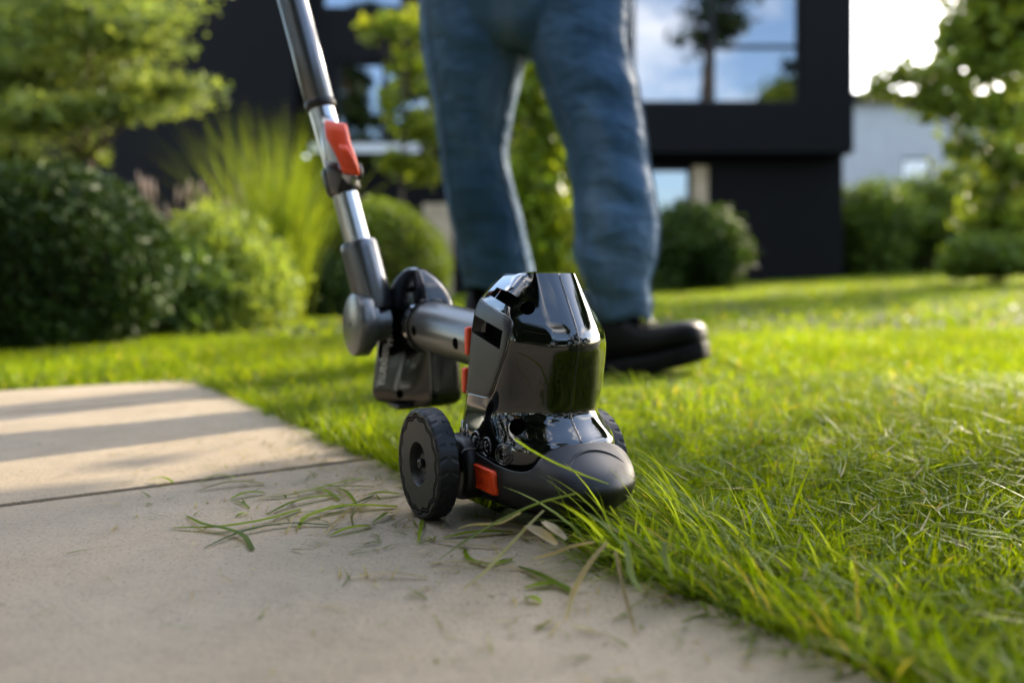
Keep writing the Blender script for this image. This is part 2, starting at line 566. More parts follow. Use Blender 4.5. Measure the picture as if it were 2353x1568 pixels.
# mown litter lying flat between the blades
X, Y = wedge(15000, 0.30, 1.6); k = on_lawn(X, Y, 0.02) & off_tool(X, Y); X, Y = X[k], Y[k]; m = len(X)
blades('cut_grass_litter', X, Y, RNG.uniform(0.015, 0.05, m), RNG.uniform(0.0014, 0.003, m), RNG.uniform(1.2, 1.6, m), RNG.uniform(-0.2, 0.3, m),
       grass_tint(m, 0.10, (0.09, 0.15, 0.012), (0.17, 0.22, 0.05)), zoff=RNG.uniform(0.010, 0.034, m) + ground_h(X, Y), kind='stuff')
# long single blades standing above the mown height
X, Y = wedge(420, 0.34, 1.6); k = on_lawn(X, Y, 0.02) & off_tool(X, Y); X, Y = X[k], Y[k]; m = len(X)
blades('tall_grass', X, Y, RNG.uniform(0.035, 0.075, m), RNG.uniform(0.002, 0.0040, m), np.abs(RNG.normal(0.2, 0.25, m)), np.abs(RNG.normal(0.8, 0.5, m)),
       grass_tint(m, 0.06), seg=5, kind='stuff')
# fringe that hangs over the slab edge, bent down towards the path
n = 5200
S = RNG.uniform(-0.35, 1.7, n); T = RNG.uniform(-0.004, 0.05, n)
XY = EDGE_A[None] + EDGE_D[None] * S[:, None] + EDGE_N[None] * T[:, None]
k = off_tool(XY[:, 0], XY[:, 1]); XY = XY[k]; S = S[k]; m = len(XY)
az0 = math.atan2(-EDGE_N[1], -EDGE_N[0])
gr = np.where(S < 0.30, 1.0, np.where(S < 0.62, 1.0, 0.62))
blades('edge_fringe_grass', XY[:, 0], XY[:, 1], RNG.uniform(0.03, 0.085, m) * gr, RNG.uniform(0.0018, 0.0038, m), np.abs(RNG.normal(0.35, 0.3, m)),
       RNG.uniform(0.6, 1.7, m), grass_tint(m, 0.06), az=az0 + RNG.normal(0, 0.7, m), seg=5, kind='stuff')

n = 2900
S = RNG.uniform(0.06, 0.44, n); T = RNG.uniform(0.005, 0.15, n)
XY = EDGE_A[None] + EDGE_D[None] * S[:, None] + EDGE_N[None] * T[:, None]
k = off_tool(XY[:, 0], XY[:, 1]); XY = XY[k]; S = S[k]; T = T[k]; m = len(XY)
amt = np.clip(1.2 - np.abs(S - 0.28) / 0.24, 0.45, 1.0)
tc_ = grass_tint(m, 0.06); pale = RNG.random(m) < 0.45; tc_[pale] = np.array([0.20, 0.26, 0.07]) * (0.8 + 0.4 * RNG.random((pale.sum(), 1)))
blades('overhanging_grass', XY[:, 0], XY[:, 1], RNG.uniform(0.055, 0.12, m) * amt, RNG.uniform(0.0026, 0.0054, m), np.where(RNG.random(m) < 0.74, np.clip(RNG.normal(1.18, 0.16, m), 0.6, 1.4), np.clip(RNG.normal(0.62, 0.25, m), 0.1, 1.2)),
       RNG.uniform(0.45, 1.1, m), tc_, az=R(194) + RNG.normal(0, 0.36, m), seg=7, kind='stuff')
# ------------------------------------------------------------------ foliage
def leaves(name, pts, size, col, mat, parent=None, elong=1.8, flat=None, **kw):
    """one mesh of many small pointed leaves"""
    n = len(pts)
    a = RNG.normal(size=(n, 3)); a /= np.linalg.norm(a, axis=1, keepdims=True)
    if flat is not None:
        a[:, 2] *= flat; a /= np.linalg.norm(a, axis=1, keepdims=True)
    b = RNG.normal(size=(n, 3)); b -= (b * a).sum(1, keepdims=True) * a; b /= np.linalg.norm(b, axis=1, keepdims=True)
    c = np.cross(a, b)
    sz = (size * np.exp(RNG.normal(0, 0.28, n)))[:, None]
    L, Wd = sz * elong / 2, sz / 2
    co = np.stack([pts - a * L, pts + b * Wd - a * L * 0.1 + c * Wd * 0.25, pts + a * L, pts - b * Wd - a * L * 0.1 + c * Wd * 0.25], 1)
    idx = (np.arange(n) * 4)[:, None] + np.array([0, 1, 2, 0, 2, 3])[None]
    loops = idx.ravel(); st = np.arange(0, len(loops), 3); tt = np.full(len(st), 3)
    cc = np.ones((n, 4, 4), np.float32); cc[:, :, :3] = col[:, None, :]
    me = fast_mesh(name, co.reshape(-1, 3), loops, st, tt, cc.reshape(-1, 4))
    return link(name, me, mat, parent, sm=False, **kw)

def blob_points(n, centre, rad, shell=0.35, lump=0.16, seed=0, k=7):
    """points in the outer part of a lumpy ellipsoid"""
    r = np.random.default_rng(seed)
    d = RNG.normal(size=(n, 3)); d /= np.linalg.norm(d, axis=1, keepdims=True)
    bump_ = np.zeros(n)
    for i in range(k):
        q = r.normal(size=3); q /= np.linalg.norm(q)
        f = r.uniform(3, 9)
        bump_ += np.sin(f * (d @ q) + r.uniform(0, 6.28))
    rr = (1 - shell * RNG.random(n) ** 1.5) * (1 + lump * bump_ / k ** 0.5)
    return np.asarray(centre)[None] + d * rr[:, None] * np.asarray(rad)[None], bump_ / k ** 0.5

def tints(n, c0, c1, clump=None, amt=0.25):
    t = RNG.random(n)[:, None]
    c = np.array(c0) * (1 - t) + np.array(c1) * t
    if clump is not None: c = c * np.clip(1 + amt * clump, 0.35, 1.8)[:, None]
    return c

def stem(mb, p0, p1, r0, r1, wob=0.06, n=8, k=5):
    p0, p1 = Vector(p0), Vector(p1)
    path, rad = [], []
    L = (p1 - p0).length
    for i in range(k + 1):
        t = i / k
        j = Vector((random.uniform(-1, 1), random.uniform(-1, 1), 0)) * L * wob * math.sin(math.pi * t)
        path.append(p0.lerp(p1, t) + j); rad.append(r0 + (r1 - r0) * t)
    mb.tube(path, rad, n)
    return path

def bush(name, label, cat, centre, rad, n, size, c0, c1, mat=None, shell=0.4, lump=0.14, seed=0, group=None, elong=1.8, nstems=5, feather=0.03):
    base = (centre[0], centre[1], float(ground_h(centre[0], centre[1])))
    o = empty(name, base, label=label, cat=cat, group=group)
    pts, cl = blob_points(n, np.array(centre) - np.array(base), rad, shell, lump, seed)
    pts = pts + RNG.normal(size=pts.shape) * np.array(rad)[None] * feather
    pts[:, 2] = np.maximum(pts[:, 2], 0.01)
    leaves('foliage', pts, size, tints(n, c0, c1, cl), mat or M_LEAF, o, elong)
    mb = MB()
    for i in range(nstems):
        a = 2 * math.pi * i / nstems + 0.3
        stem(mb, (0.04 * math.cos(a), 0.04 * math.sin(a), 0), (0.5 * rad[0] * math.cos(a), 0.5 * rad[1] * math.sin(a), centre[2] - base[2] + 0.3 * rad[2]), 0.012 + 0.01 * rad[2], 0.004, 0.08, 6)
    link('stems', mb.me('stems'), M_BARK, o)
    return o

def tree(name, label, cat, base, height, trunk_r, blobs, n, size, c0, c1, seed=0, group=None, lean=(0, 0), elong=1.7, mat=None, shell=0.85, lump=0.3, flat=None, feather=0.12):
    """trunk with limbs that reach into each clump of the crown; blobs are (dx, dy, z, rx, ry, rz)"""
    o = empty(name, base, label=label, cat=cat, group=group)
    random.seed(seed)
    mb = MB()
    tp = stem(mb, (0, 0, -0.05), (lean[0], lean[1], height), trunk_r, trunk_r * 0.25, 0.02, 10, 8)
    for b in blobs:
        c = Vector(b[:3])
        k = min(range(len(tp)), key=lambda i: abs(tp[i].z - (c.z - 0.35 * math.hypot(c.x, c.y) - 0.2)))
        stem(mb, tp[k], c, trunk_r * 0.4, trunk_r * 0.08, 0.06, 6, 5)
        for q in range(3):
            e = c + Vector((random.uniform(-.7, .7) * b[3], random.uniform(-.7, .7) * b[4], random.uniform(-.5, .7) * b[5]))
            stem(mb, c.lerp(tp[k], 0.3), e, trunk_r * 0.14, trunk_r * 0.04, 0.06, 5, 4)
    link('trunk', mb.me('trunk'), M_BARK, o)
    vol = np.array([b[3] * b[4] * b[5] for b in blobs]) ** 0.67
    cnt = np.maximum((n * vol / vol.sum()).astype(int), 20)
    ps, cs = [], []
    for i, b in enumerate(blobs):
        p, cl = blob_points(cnt[i], b[:3], b[3:6], shell, lump, seed * 31 + i)
        p = p + RNG.normal(size=p.shape) * np.array(b[3:6])[None] * feather
        ps.append(p); cs.append(cl + random.uniform(-0.6, 0.6))
    ps, cs = np.concatenate(ps), np.concatenate(cs)
    leaves('crown', ps, size, tints(len(ps), c0, c1, cs), mat or M_LEAF, o, elong, flat)
    return o

def rand_blobs(n, z0, z1, spread, r, seed, squash=0.6, cone=0.0):
    rr = random.Random(seed); out = []
    for i in range(n):
        t = (i + rr.random()) / n
        z = z0 + (z1 - z0) * t
        sp = spread * (1 - cone * t)
        a = rr.uniform(0, 6.28); d = sp * rr.uniform(0.15, 1.0)
        q = r * rr.uniform(0.7, 1.2) * (1 - 0.6 * cone * t)
        out.append((d * math.cos(a), d * math.sin(a), z, q, q, q * squash))
    return out

# ------------------------------------------------------------------ house
house = empty('house', P(1300, 650, 16.0), label='black clad modern house with overhanging upper storey and mirrored windows', cat='house')
H0 = Vector(house.location)

def hx(x, Z): return (x - CX) * Z / F
def hz(y, Z): return HC - (y - CY0) * Z / F

def wall_with_openings(name, X0, X1, Z0, Z1, Yf, th, openings, mat, parent, origin):
    xs = sorted({X0, X1, *[v for o in openings for v in o[:2]]}); zs = sorted({Z0, Z1, *[v for o in openings for v in o[2:]]})
    xs = [v for v in xs if X0 <= v <= X1]; zs = [v for v in zs if Z0 <= v <= Z1]
    def solid(i, j):
        if i < 0 or j < 0 or i >= len(xs) - 1 or j >= len(zs) - 1: return False
        cx, cz = (xs[i] + xs[i+1]) / 2, (zs[j] + zs[j+1]) / 2
        return not any(o[0] < cx < o[1] and o[2] < cz < o[3] for o in openings)
    mb = MB()
    for i in range(len(xs) - 1):
        for j in range(len(zs) - 1):
            if not solid(i, j): continue
            a, b, c, d = xs[i], xs[i+1], zs[j], zs[j+1]
            y0, y1 = Yf, Yf + th
            q = lambda *v: mb.add([Vector(p) - origin for p in v], [(0, 1, 2, 3)])
            q((a,y0,c),(b,y0,c),(b,y0,d),(a,y0,d)); q((b,y1,c),(a,y1,c),(a,y1,d),(b,y1,d))
            if not solid(i-1, j): q((a,y1,c),(a,y0,c),(a,y0,d),(a,y1,d))
            if not solid(i+1, j): q((b,y0,c),(b,y1,c),(b,y1,d),(b,y0,d))
            if not solid(i, j-1): q((a,y0,c),(a,y1,c),(b,y1,c),(b,y0,c))
            if not solid(i, j+1): q((a,y0,d),(b,y0,d),(b,y1,d),(a,y1,d))
    me = mb.me(name)
    bm = bmesh.new(); bm.from_mesh(me); bmesh.ops.remove_doubles(bm, verts=bm.verts, dist=1e-5); bm.to_mesh(me); bm.free()
    return link(name, me, mat, parent, sm=False)

def hbox(name, lo, hi, mat, parent, origin=None, bev=0.0):
    origin = H0 if origin is None else origin
    mb = MB().box(tuple(Vector(lo) - origin), tuple(Vector(hi) - origin))
    me = mb.me(name)
    if bev: bevel(me, bev, 1)
    return link(name, me, mat, parent, sm=False)

def window(parent, X0, X1, Z0, Z1, Yf, vbars=(), hbars=(), ledge=False, origin=None, fr=0.07):
    """frame > pane and bars, set back in its opening"""
    origin = H0 if origin is None else origin
    w = empty('window', (0, 0, 0), parent=parent)
    y0, y1 = Yf + 0.10, Yf + 0.17
    e = 0.003
    mb = MB()
    for lo, hi in (((X0+e, y0, Z0+e), (X1-e, y1, Z0+fr)), ((X0+e, y0, Z1-fr), (X1-e, y1, Z1-e)), ((X0+e, y0, Z0+fr), (X0+fr, y1, Z1-fr)), ((X1-fr, y0, Z0+fr), (X1-e, y1, Z1-fr))):
        mb.box(tuple(Vector(lo) - origin), tuple(Vector(hi) - origin))
    link('frame', mb.me('frame'), M_FRAME, w, sm=False)
    xs = [X0 + fr] + list(vbars) + [X1 - fr]
    for x in vbars:
        hbox('mullion', (x - 0.045, y0 + 0.004, Z0 + fr), (x + 0.045, y1, Z1 - fr), M_FRAME, w, origin)
    for i in range(len(xs) - 1):
        a, b = xs[i] + (0.045 if i else 0), xs[i + 1] - (0.045 if i < len(xs) - 2 else 0)
        for (bi, z) in hbars:
            if bi == i:
                hbox('transom', (a, y0 + 0.006, z - 0.04), (b, y1, z + 0.04), M_FRAME, w, origin)
        hbox('pane', (a, y0 + 0.035, Z0 + fr), (b, y0 + 0.05, Z1 - fr), M_GLASS, w, origin)
    return w

ZU = 15.5
UX0, UX1 = hx(690, ZU), hx(1961, ZU)
UZ0, UZ1 = hz(351, ZU), 7.4
ow1 = (hx(1452, ZU), hx(1841, ZU), hz(237, ZU), hz(-110, ZU))
ow2 = (hx(768, ZU), hx(1020, ZU), hz(328, ZU), hz(140, ZU))
ow3 = (hx(735, ZU), hx(925, ZU), hz(20, ZU), hz(-110, ZU))
wall_with_openings('upper_wall', UX0, UX1, UZ0, UZ1, ZU, 0.30, [ow1, ow2, ow3], M_WALL, house, H0)
window(house, *ow1, ZU, vbars=[hx(1640, ZU)], hbars=[(1, hz(104, ZU))])
window(house, *ow2, ZU, vbars=[hx(880, ZU)])
window(house, *ow3, ZU)
# storey behind the front plate: sides, floor and roof
hbox('side_wall', (UX1 - 0.30, ZU + 0.302, UZ0), (UX1 - 0.002, ZU + 7, UZ1), M_WALL, house)
hbox('soffit', (UX0 + 0.02, ZU + 0.302, UZ0 + 0.01), (UX1 - 0.302, ZU + 7, UZ0 + 0.25), M_WALL, house)
hbox('roof', (UX0 - 3.6, ZU - 0.15, UZ1 + 0.002), (UX1 + 0.15, ZU + 7.2, UZ1 + 0.25), M_FRAME, house)
hbox('ledge', (hx(715, ZU), ZU - 0.12, hz(352, ZU)), (hx(965, ZU), ZU - 0.003, hz(333, ZU)), M_ZINC, house)
# ground floor, set back
ZL = 16.1
gz = 0.2
LX1 = hx(1936, ZL)
og = (hx(1478, ZL), hx(1628, ZL), 0.35, hz(384, ZL))
wall_with_openings('lower_wall', hx(330, ZL), LX1, -0.1, UZ0 + 0.008, ZL, 0.25, [og], M_WALL, house, H0)
window(house, *og, ZL)
hbox('post', (hx(1588, ZL), ZL - 0.14, 0.2), (hx(1622, ZL), ZL - 0.005, hz(384, ZL)), M_BEIGE, house)
hbox('door_panel', (hx(972, ZL), ZL - 0.05, 0.05), (hx(1040, ZL), ZL - 0.004, hz(468, ZL)), M_BEIGE, house)
hbox('lower_side_wall', (LX1 - 0.25, ZL + 0.252, -0.1), (LX1 - 0.002, ZL + 6, UZ0 + 0.006), M_WALL, house)
# left wing, flush with the upper storey and running down behind the planting
hbox('wing_wall', (hx(-260, ZU), ZU - 0.4, -0.1), (UX0 - 0.003, ZU + 0.3, UZ1), M_WALL, house)

# pale building far off on the right
nb = empty('neighbour_building', P(2080, 600, 34), label='pale grey rendered building far behind the garden trees', cat='building')
N0 = Vector(nb.location); ZN = 34.0
onb = (hx(2072, ZN), hx(2142, ZN), hz(438, ZN), hz(362, ZN))
onc = (hx(2215, ZN), hx(2300, ZN), hz(500, ZN), hz(440, ZN))
wall_with_openings('wall', hx(1880, ZN), hx(2480, ZN), 0.3, hz(236, ZN), ZN, 0.4, [onb, onc], M_CREAM, nb, N0)
window(nb, *onb, ZN, origin=N0, fr=0.09); window(nb, *onc, ZN, origin=N0, fr=0.09)
hbox('roof', (hx(1880, ZN) - 0.3, ZN - 0.5, hz(236, ZN) + 0.002), (hx(2480, ZN), ZN + 9, hz(232, ZN) + 0.25), M_FRAME, nb, N0)
hbox('side_wall', (hx(1880, ZN), ZN + 0.402, 0.3), (hx(1880, ZN) + 0.3, ZN + 8, hz(236, ZN)), M_CREAM, nb, N0)

# ------------------------------------------------------------------ planting
def PB(x, y, Z, zb=None):
    p = P(x, y, Z)
    return p

# clipped dark yew dome on the left
c = P(95, 610, 2.95)
bush('yew_bush', 'large dark clipped round bush at the left behind the slabs', 'bush', (c.x - 0.02, c.y + 0.1, 0.27), (0.43, 0.42, 0.40), 30000, 0.014, (0.016, 0.034, 0.006), (0.036, 0.066, 0.010), M_YEW, 0.22, 0.05, 2, elong=2.4)
# soft light green mound next to it
c = P(500, 650, 3.9)
bush('spirea_bush', 'soft light green mounded shrub between the dark bush and the tall ornamental grass', 'bush', (c.x, c.y, 0.24), (0.33, 0.33, 0.33), 16000, 0.017, (0.105, 0.155, 0.030), (0.19, 0.24, 0.06), None, 0.6, 0.14, 5, elong=2.6, feather=0.11)
c = P(395, 700, 3.55)
bush('spirea_bush', 'low grey green shrub tucked at the foot of the dark bush', 'bush', (c.x, c.y, 0.17), (0.23, 0.2, 0.21), 8000, 0.016, (0.06, 0.11, 0.03), (0.11, 0.165, 0.05), None, 0.6, 0.16, 6, elong=2.4, feather=0.12)
# clipped green dome behind the pole
c = P(880, 590, 6.0)
bush('box_dome', 'smooth clipped green dome shrub seen behind the trimmer pole', 'bush', (c.x, c.y, 0.36), (0.50, 0.5, 0.48), 24000, 0.018, (0.055, 0.090, 0.010), (0.095, 0.130, 0.020), None, 0.16, 0.03, 8)
c = P(745, 640, 5.4)
bush('box_dome', 'small dark clipped shrub between the tall grass and the smooth dome', 'bush', (c.x, c.y, 0.18), (0.26, 0.26, 0.24), 9000, 0.017, (0.022, 0.045, 0.007), (0.04, 0.07, 0.012), M_YEW, 0.2, 0.04, 9)
# dark shrub in front of the ground floor window
c = P(1592, 570, 12.2)
bush('laurel_shrub', 'dark green leafy shrub in front of the ground floor window', 'bush', (c.x, c.y, 0.78), (0.80, 0.7, 0.70), 16000, 0.05, (0.018, 0.036, 0.007), (0.045, 0.075, 0.015), None, 0.6, 0.18, 12, feather=0.10)
# garden bed soil under the planting
def bed(name, pts, z=0.012):
    vs = [(x, y, float(ground_h(x, y)) + z) for x, y in pts]
    link(name, mesh(name, vs, [tuple(range(len(vs)))]), M_SOIL, sm=False, kind='structure')
bed('planting_bed', [(-4.0, 2.7), (-1.35, 2.62), (-0.9, 3.6), (-1.0, 5.2), (-0.55, 6.2), (-0.6, 9.0), (-6, 9.0)])

def ornamental_grass(label, base, n, h, w, c0, c1, spread=0.55, plume=False, name='ornamental_grass'):
    X = base[0] + RNG.normal(0, 0.045, n); Y = base[1] + RNG.normal(0, 0.045, n)
    t = RNG.random(n)[:, None]
    col = np.array(c0) * (1 - t) + np.array(c1) * t
    o = empty(name, (base[0], base[1], base[2]), label=label, cat='ornamental grass')
    b = blades('blades', X - base[0], Y - base[1], h * RNG.uniform(0.55, 1.05, n), w * RNG.uniform(0.7, 1.3, n), np.abs(RNG.normal(0.12, 0.12, n)), np.abs(RNG.normal(spread, 0.35, n)), col,
               zoff=np.zeros(n), seg=6, parent=o, mat=M_GRASS, kind='stuff')
    return o
c = P(650, 715, 4.6)
ornamental_grass('tall bright yellow green ornamental grass fanning out behind the aluminium pole', (c.x, c.y, float(ground_h(c.x, c.y))), 520, 1.25, 0.0085, (0.080, 0.128, 0.018), (0.145, 0.190, 0.035), 0.22)
c = P(560, 650, 5.2)
ornamental_grass('sparse arching ornamental grass leaning left against the black wall', (c.x, c.y, float(ground_h(c.x, c.y))), 130, 1.45, 0.007, (0.08, 0.12, 0.02), (0.15, 0.19, 0.05), 0.75)

# grass with pale flower spikes behind the mound
c = P(430, 600, 5.0)
base = Vector((c.x, c.y, float(ground_h(c.x, c.y))))
o = empty('fountain_grass', base, label='fountain grass with pale pinkish flower spikes behind the light green mound', cat='ornamental grass')
n = 500
t = RNG.random(n)[:, None]
blades('blades', RNG.normal(0, 0.28, n), RNG.normal(0, 0.10, n), RNG.uniform(0.35, 0.65, n), RNG.uniform(0.005, 0.009, n), np.abs(RNG.normal(0.15, 0.15, n)), np.abs(RNG.normal(0.5, 0.3, n)),
       np.array([0.06, 0.095, 0.03]) * (1 - t) + np.array([0.12, 0.15, 0.06]) * t, zoff=np.zeros(n), seg=5, parent=o, kind='stuff')
M_SPIKE = simple('flower_spike', [(0.3, (0.20, 0.14, 0.11)), (0.7, (0.34, 0.26, 0.20))], 60, 0.9, 0.4, 0.004)
for i in range(34):
    dx = random.uniform(-0.38, 0.36); dy = random.uniform(-0.15, 0.15); hh = random.uniform(0.50, 0.86); ln = random.uniform(-0.06, 0.06)
    mb = MB(); mb.tube([(dx, dy, 0), (dx + ln * 0.5, dy, hh * 0.6), (dx + ln, dy, hh)], 0.0022, 5)
    mb.tube([(dx + ln, dy, hh - 0.01), (dx + ln * 1.2, dy, hh + 0.04), (dx + ln * 1.5, dy, hh + 0.11)], [0.006, 0.0105, 0.003], 7)
    link('flower_spike', mb.me('flower_spike'), M_SPIKE, o)

# layered small tree on the left
c = P(205, 640, 5.6)
blobs = []
for (px, py, rx, rz) in ((60, 90, 190, 62), (250, 60, 150, 50), (330, 120, 130, 42), (120, 190, 190, 58), (300, 200, 140, 44), (420, 215, 105, 30), (40, 270, 150, 55), (180, 290, 130, 42), (330, 275, 95, 26), (-60, 160, 160, 80), (230, -30, 190, 60), (60, -60, 220, 80), (10, 350, 80, 34), (400, 70, 60, 25), (200, 350, 55, 24)):
    p = P(px, py, 5.6)
    blobs.append((p.x - c.x, random.uniform(-0.4, 0.4), p.z - float(ground_h(c.x, c.y)), rx * 5.6 / F, rx * 5.6 / F * 0.9, rz * 5.6 / F))
tree('maple_tree', 'small layered tree with feathery green foliage before the black wall on the left', 'tree', (c.x, c.y, float(ground_h(c.x, c.y))), 2.3, 0.05, blobs, 27000, 0.026, (0.095, 0.140, 0.034), (0.18, 0.225, 0.07), 21, shell=0.95, lump=0.25, flat=0.4, feather=0.15)
# loose light shrub between pole and trousers, and the one seen between the legs
c = P(930, 640, 9.0)
blobs = [(hx(x, 9) - c.x, random.uniform(-.2, .2), hz(y, 9), r * 9 / F, r * 9 / F, r * 8 / F) for x, y, r in ((905, 75, 38), (850, 85, 28), (940, 40, 40), (930, 160, 46), (900, 250, 34), (960, 300, 44), (910, 380, 36), (975, 400, 40), (1000, 200, 50), (990, 90, 40), (1010, 320, 40))]
tree('birch_sapling', 'slender young tree with loose yellow green leaves between the pole and the left trouser leg', 'tree', (c.x, c.y, 0.05), 3.4, 0.03, blobs, 1500, 0.075, (0.09, 0.13, 0.012), (0.19, 0.22, 0.025), 31, shell=0.95, lump=0.3)
c = P(1245, 640, 8.5)
blobs = [(hx(x, 8.5) - c.x, random.uniform(-.2, .2), hz(y, 8.5), r * 8.5 / F, r * 7 / F, r * 8.5 / F) for x, y, r in ((1235, 190, 45), (1215, 260, 60), (1270, 300, 60), (1230, 370, 70), (1280, 420, 70), (1240, 480, 75), (1200, 540, 70), (1290, 560, 80), (1240, 610, 70), (1180, 450, 60), (1225, 130, 35))]
tree('young_tree', 'bushy young green tree seen between the trouser legs', 'tree', (c.x, c.y, 0.08), 2.6, 0.035, blobs, 6500, 0.055, (0.06, 0.105, 0.006), (0.16, 0.20, 0.015), 33, shell=0.9, lump=0.25)

# right hand side: trees, hedge and shrubs beyond the lawn
def px_blobs(Z, cx, items, z_ground=0.0):
    return [(hx(x, Z) - cx, random.uniform(-.15, .15) * r * Z / F, hz(y, Z) - z_ground, r * Z / F, r * Z / F, r * k * Z / F) for x, y, r, k in items]
Z = 11.0; c = P(2300, 600, Z); zg = float(ground_h(c.x, c.y))
items = [(2150, 190, 62, .7), (2060, 170, 55, .6), (2020, 205, 40, .6), (2240, 150, 85, .8), (2330, 120, 100, .9), (2220, 60, 80, .8), (2290, 0, 90, .9), (2380, 40, 110, .9), (2170, 240, 60, .6), (2250, 260, 70, .7), (2340, 270, 90, .8), (2220, 340, 46, .7), (2300, 380, 62, .7), (2370, 400, 80, .8), (2200, 120, 50, .7), (2110, 230, 40, .5), (2320, -90, 120, .9), (2230, -60, 70, .8), (2260, 440, 40, .6), (2180, 400, 34, .5), (2290, 480, 60, .7), (2360, 500, 60, .7), (2310, 540, 60, .6), (2250, 520, 50, .6)]
tree('garden_tree', 'spreading green tree at the right of the house with bright gaps in its crown', 'tree', (c.x, c.y, zg), 4.6, 0.055, px_blobs(Z, c.x, items, zg), 8500, 0.085, (0.07, 0.11, 0.012), (0.17, 0.21, 0.03), 41, shell=0.95, lump=0.3, feather=0.28)
Z = 17.0
for i, (x, y, rx, rz, c0, c1, lab) in enumerate((
        (2010, 520, 95, 105, (0.045, 0.08, 0.012), (0.10, 0.14, 0.022), 'bright green shrub beside the corner of the black house'),
        (2215, 500, 70, 75, (0.016, 0.032, 0.008), (0.035, 0.06, 0.014), 'dark rounded shrub in the middle of the far right planting'),
        (2100, 575, 110, 60, (0.04, 0.075, 0.012), (0.08, 0.12, 0.02), 'low green shrub along the far edge of the lawn on the right'),
        (2330, 540, 90, 70, (0.045, 0.085, 0.014), (0.10, 0.15, 0.03), 'light green shrub at the far right edge of the lawn'),
        (2130, 500, 75, 85, (0.05, 0.085, 0.014), (0.10, 0.14, 0.025), 'green shrub in front of the pale building'),
        (2285, 590, 85, 42, (0.045, 0.08, 0.012), (0.09, 0.13, 0.02), 'low spreading shrub under the garden tree on the right'),
        (2420, 560, 80, 60, (0.05, 0.085, 0.014), (0.10, 0.14, 0.03), 'shrub cut by the right edge of the picture'),
        (1985, 600, 70, 45, (0.022, 0.045, 0.008), (0.05, 0.08, 0.014), 'small dark shrub at the foot of the house corner'))):
    zz = 10.4 if 'garden tree' in lab else Z + (i % 3) * 0.8
    c = P(x, y, zz)
    bush('garden_shrub', lab, 'bush', (c.x, c.y, c.z), (rx * zz / F, 0.8, rz * zz / F), 6000, 0.070, c0, c1, None, 0.6, 0.18, 50 + i, feather=0.13)
for i, (x, Zt, h, lab) in enumerate(((2420, 26, 8.5, 'tall broadleaf tree far behind the spreading tree'), (2190, 42, 6.5, 'distant tree rising behind the pale building'))):
    c = P(x, 620, Zt)
    tree('distant_tree', lab, 'tree', (c.x, c.y, 0.4), h * 0.9, 0.18, rand_blobs(12, h * 0.3, h, h * 0.26, h * 0.16, 60 + i, 0.8, 0.4), 7000, 0.16, (0.03, 0.055, 0.012), (0.08, 0.115, 0.025), 61 + i)

# trees outside the frame that shade the lawn and stand mirrored in the windows and the gloss
def pine(label, base, h, r, seed, n=5000, size=0.17, z0=0.45):
    bl = rand_blobs(13, h * z0, h, h * 0.17, h * 0.085, seed, 0.5, 0.55)
    return tree('pine_tree', label, 'tree', base, h, r, bl, n, size, (0.012, 0.026, 0.010), (0.035, 0.058, 0.018), seed, elong=3.0, group='trees around the garden')
pine('tall pine behind the camera mirrored in the upper window', (10.9, -12, 0), 19, 0.50, 71, 1500, 0.2, 0.72)
pine('broad pine behind the camera mirrored in the upper window', (17.5, -17, 0), 15, 0.26, 72, 1600)
pine('pine right of the camera mirrored in the glossy housing', (13.0, -4.5, 0), 9.5, 0.16, 73)
pine('pine behind the camera, nearest to the path', (-3.0, -14, 0), 13, 0.2, 74)
pine('bushy pine far behind the camera mirrored in the left window', (-9.2, -14, 0), 16, 0.25, 77, 6000, 0.2, 0.25)
pine('pine far behind the camera between two others mirrored in the left window', (-6.6, -15, 0), 15, 0.25, 78, 6000, 0.2, 0.25)
pine('pine far behind the camera closest to the added oak', (-4.4, -14, 0), 16, 0.25, 79, 6000, 0.2, 0.3)
pine('leaning pine right of the lawn', (16.0, -7.5, 0), 12, 0.2, 75)
def qs(q, s): return (q * .719 + s * .695, -q * .695 + s * .719)
c0 = qs(0.9, 4.6)
bl = []
for (q, s_, z, r_) in ((-.52, 4.5, 2.1, .26), (-.53, 4.6, 2.4, .27), (-.5, 4.4, 2.75, .28), (-.28, 4.5, 2.2, .34), (-.25, 4.6, 2.7, .40), (.0, 4.5, 2.25, .36), (.65, 4.4, 2.3, .40), (.3, 4.9, 2.75, .5), (1.3, 4.4, 2.4, .45), (.35, 4.5, 2.25, .36), (.35, 4.6, 3.1, .45),
                       (.95, 4.6, 2.3, .38), (1.0, 4.8, 2.7, .5), (.95, 4.7, 3.2, .45), (1.6, 4.7, 2.6, .45), (1.5, 4.7, 3.1, .4), (.1, 4.7, 3.0, .4)):
    p_ = qs(q - .105, s_); bl.append((p_[0] - c0[0], p_[1] - c0[1], z, r_, r_, r_ * .9))
tree('garden_tree', 'small round headed tree shading the trimmer from the right', 'tree', (c0[0], c0[1], 0), 3.2, 0.06, bl, 12500, 0.060, (0.045, 0.085, 0.016), (0.09, 0.14, 0.03), 91, shell=0.95, lump=0.25)
def belt(x, y, r, h, seed, n=3200, size=0.13, cat='hedge', name='added_hedge'):  # hedges added off frame to darken reflections and side light
    return bush(name, 'dark dense hedge added outside the picture to darken reflections', cat, (x, y, h * 0.5), (r, r, h * 0.55), n, size, (0.010, 0.020, 0.005), (0.024, 0.042, 0.010), M_YEW, 0.3, 0.10, seed, group='added hedges outside the picture')
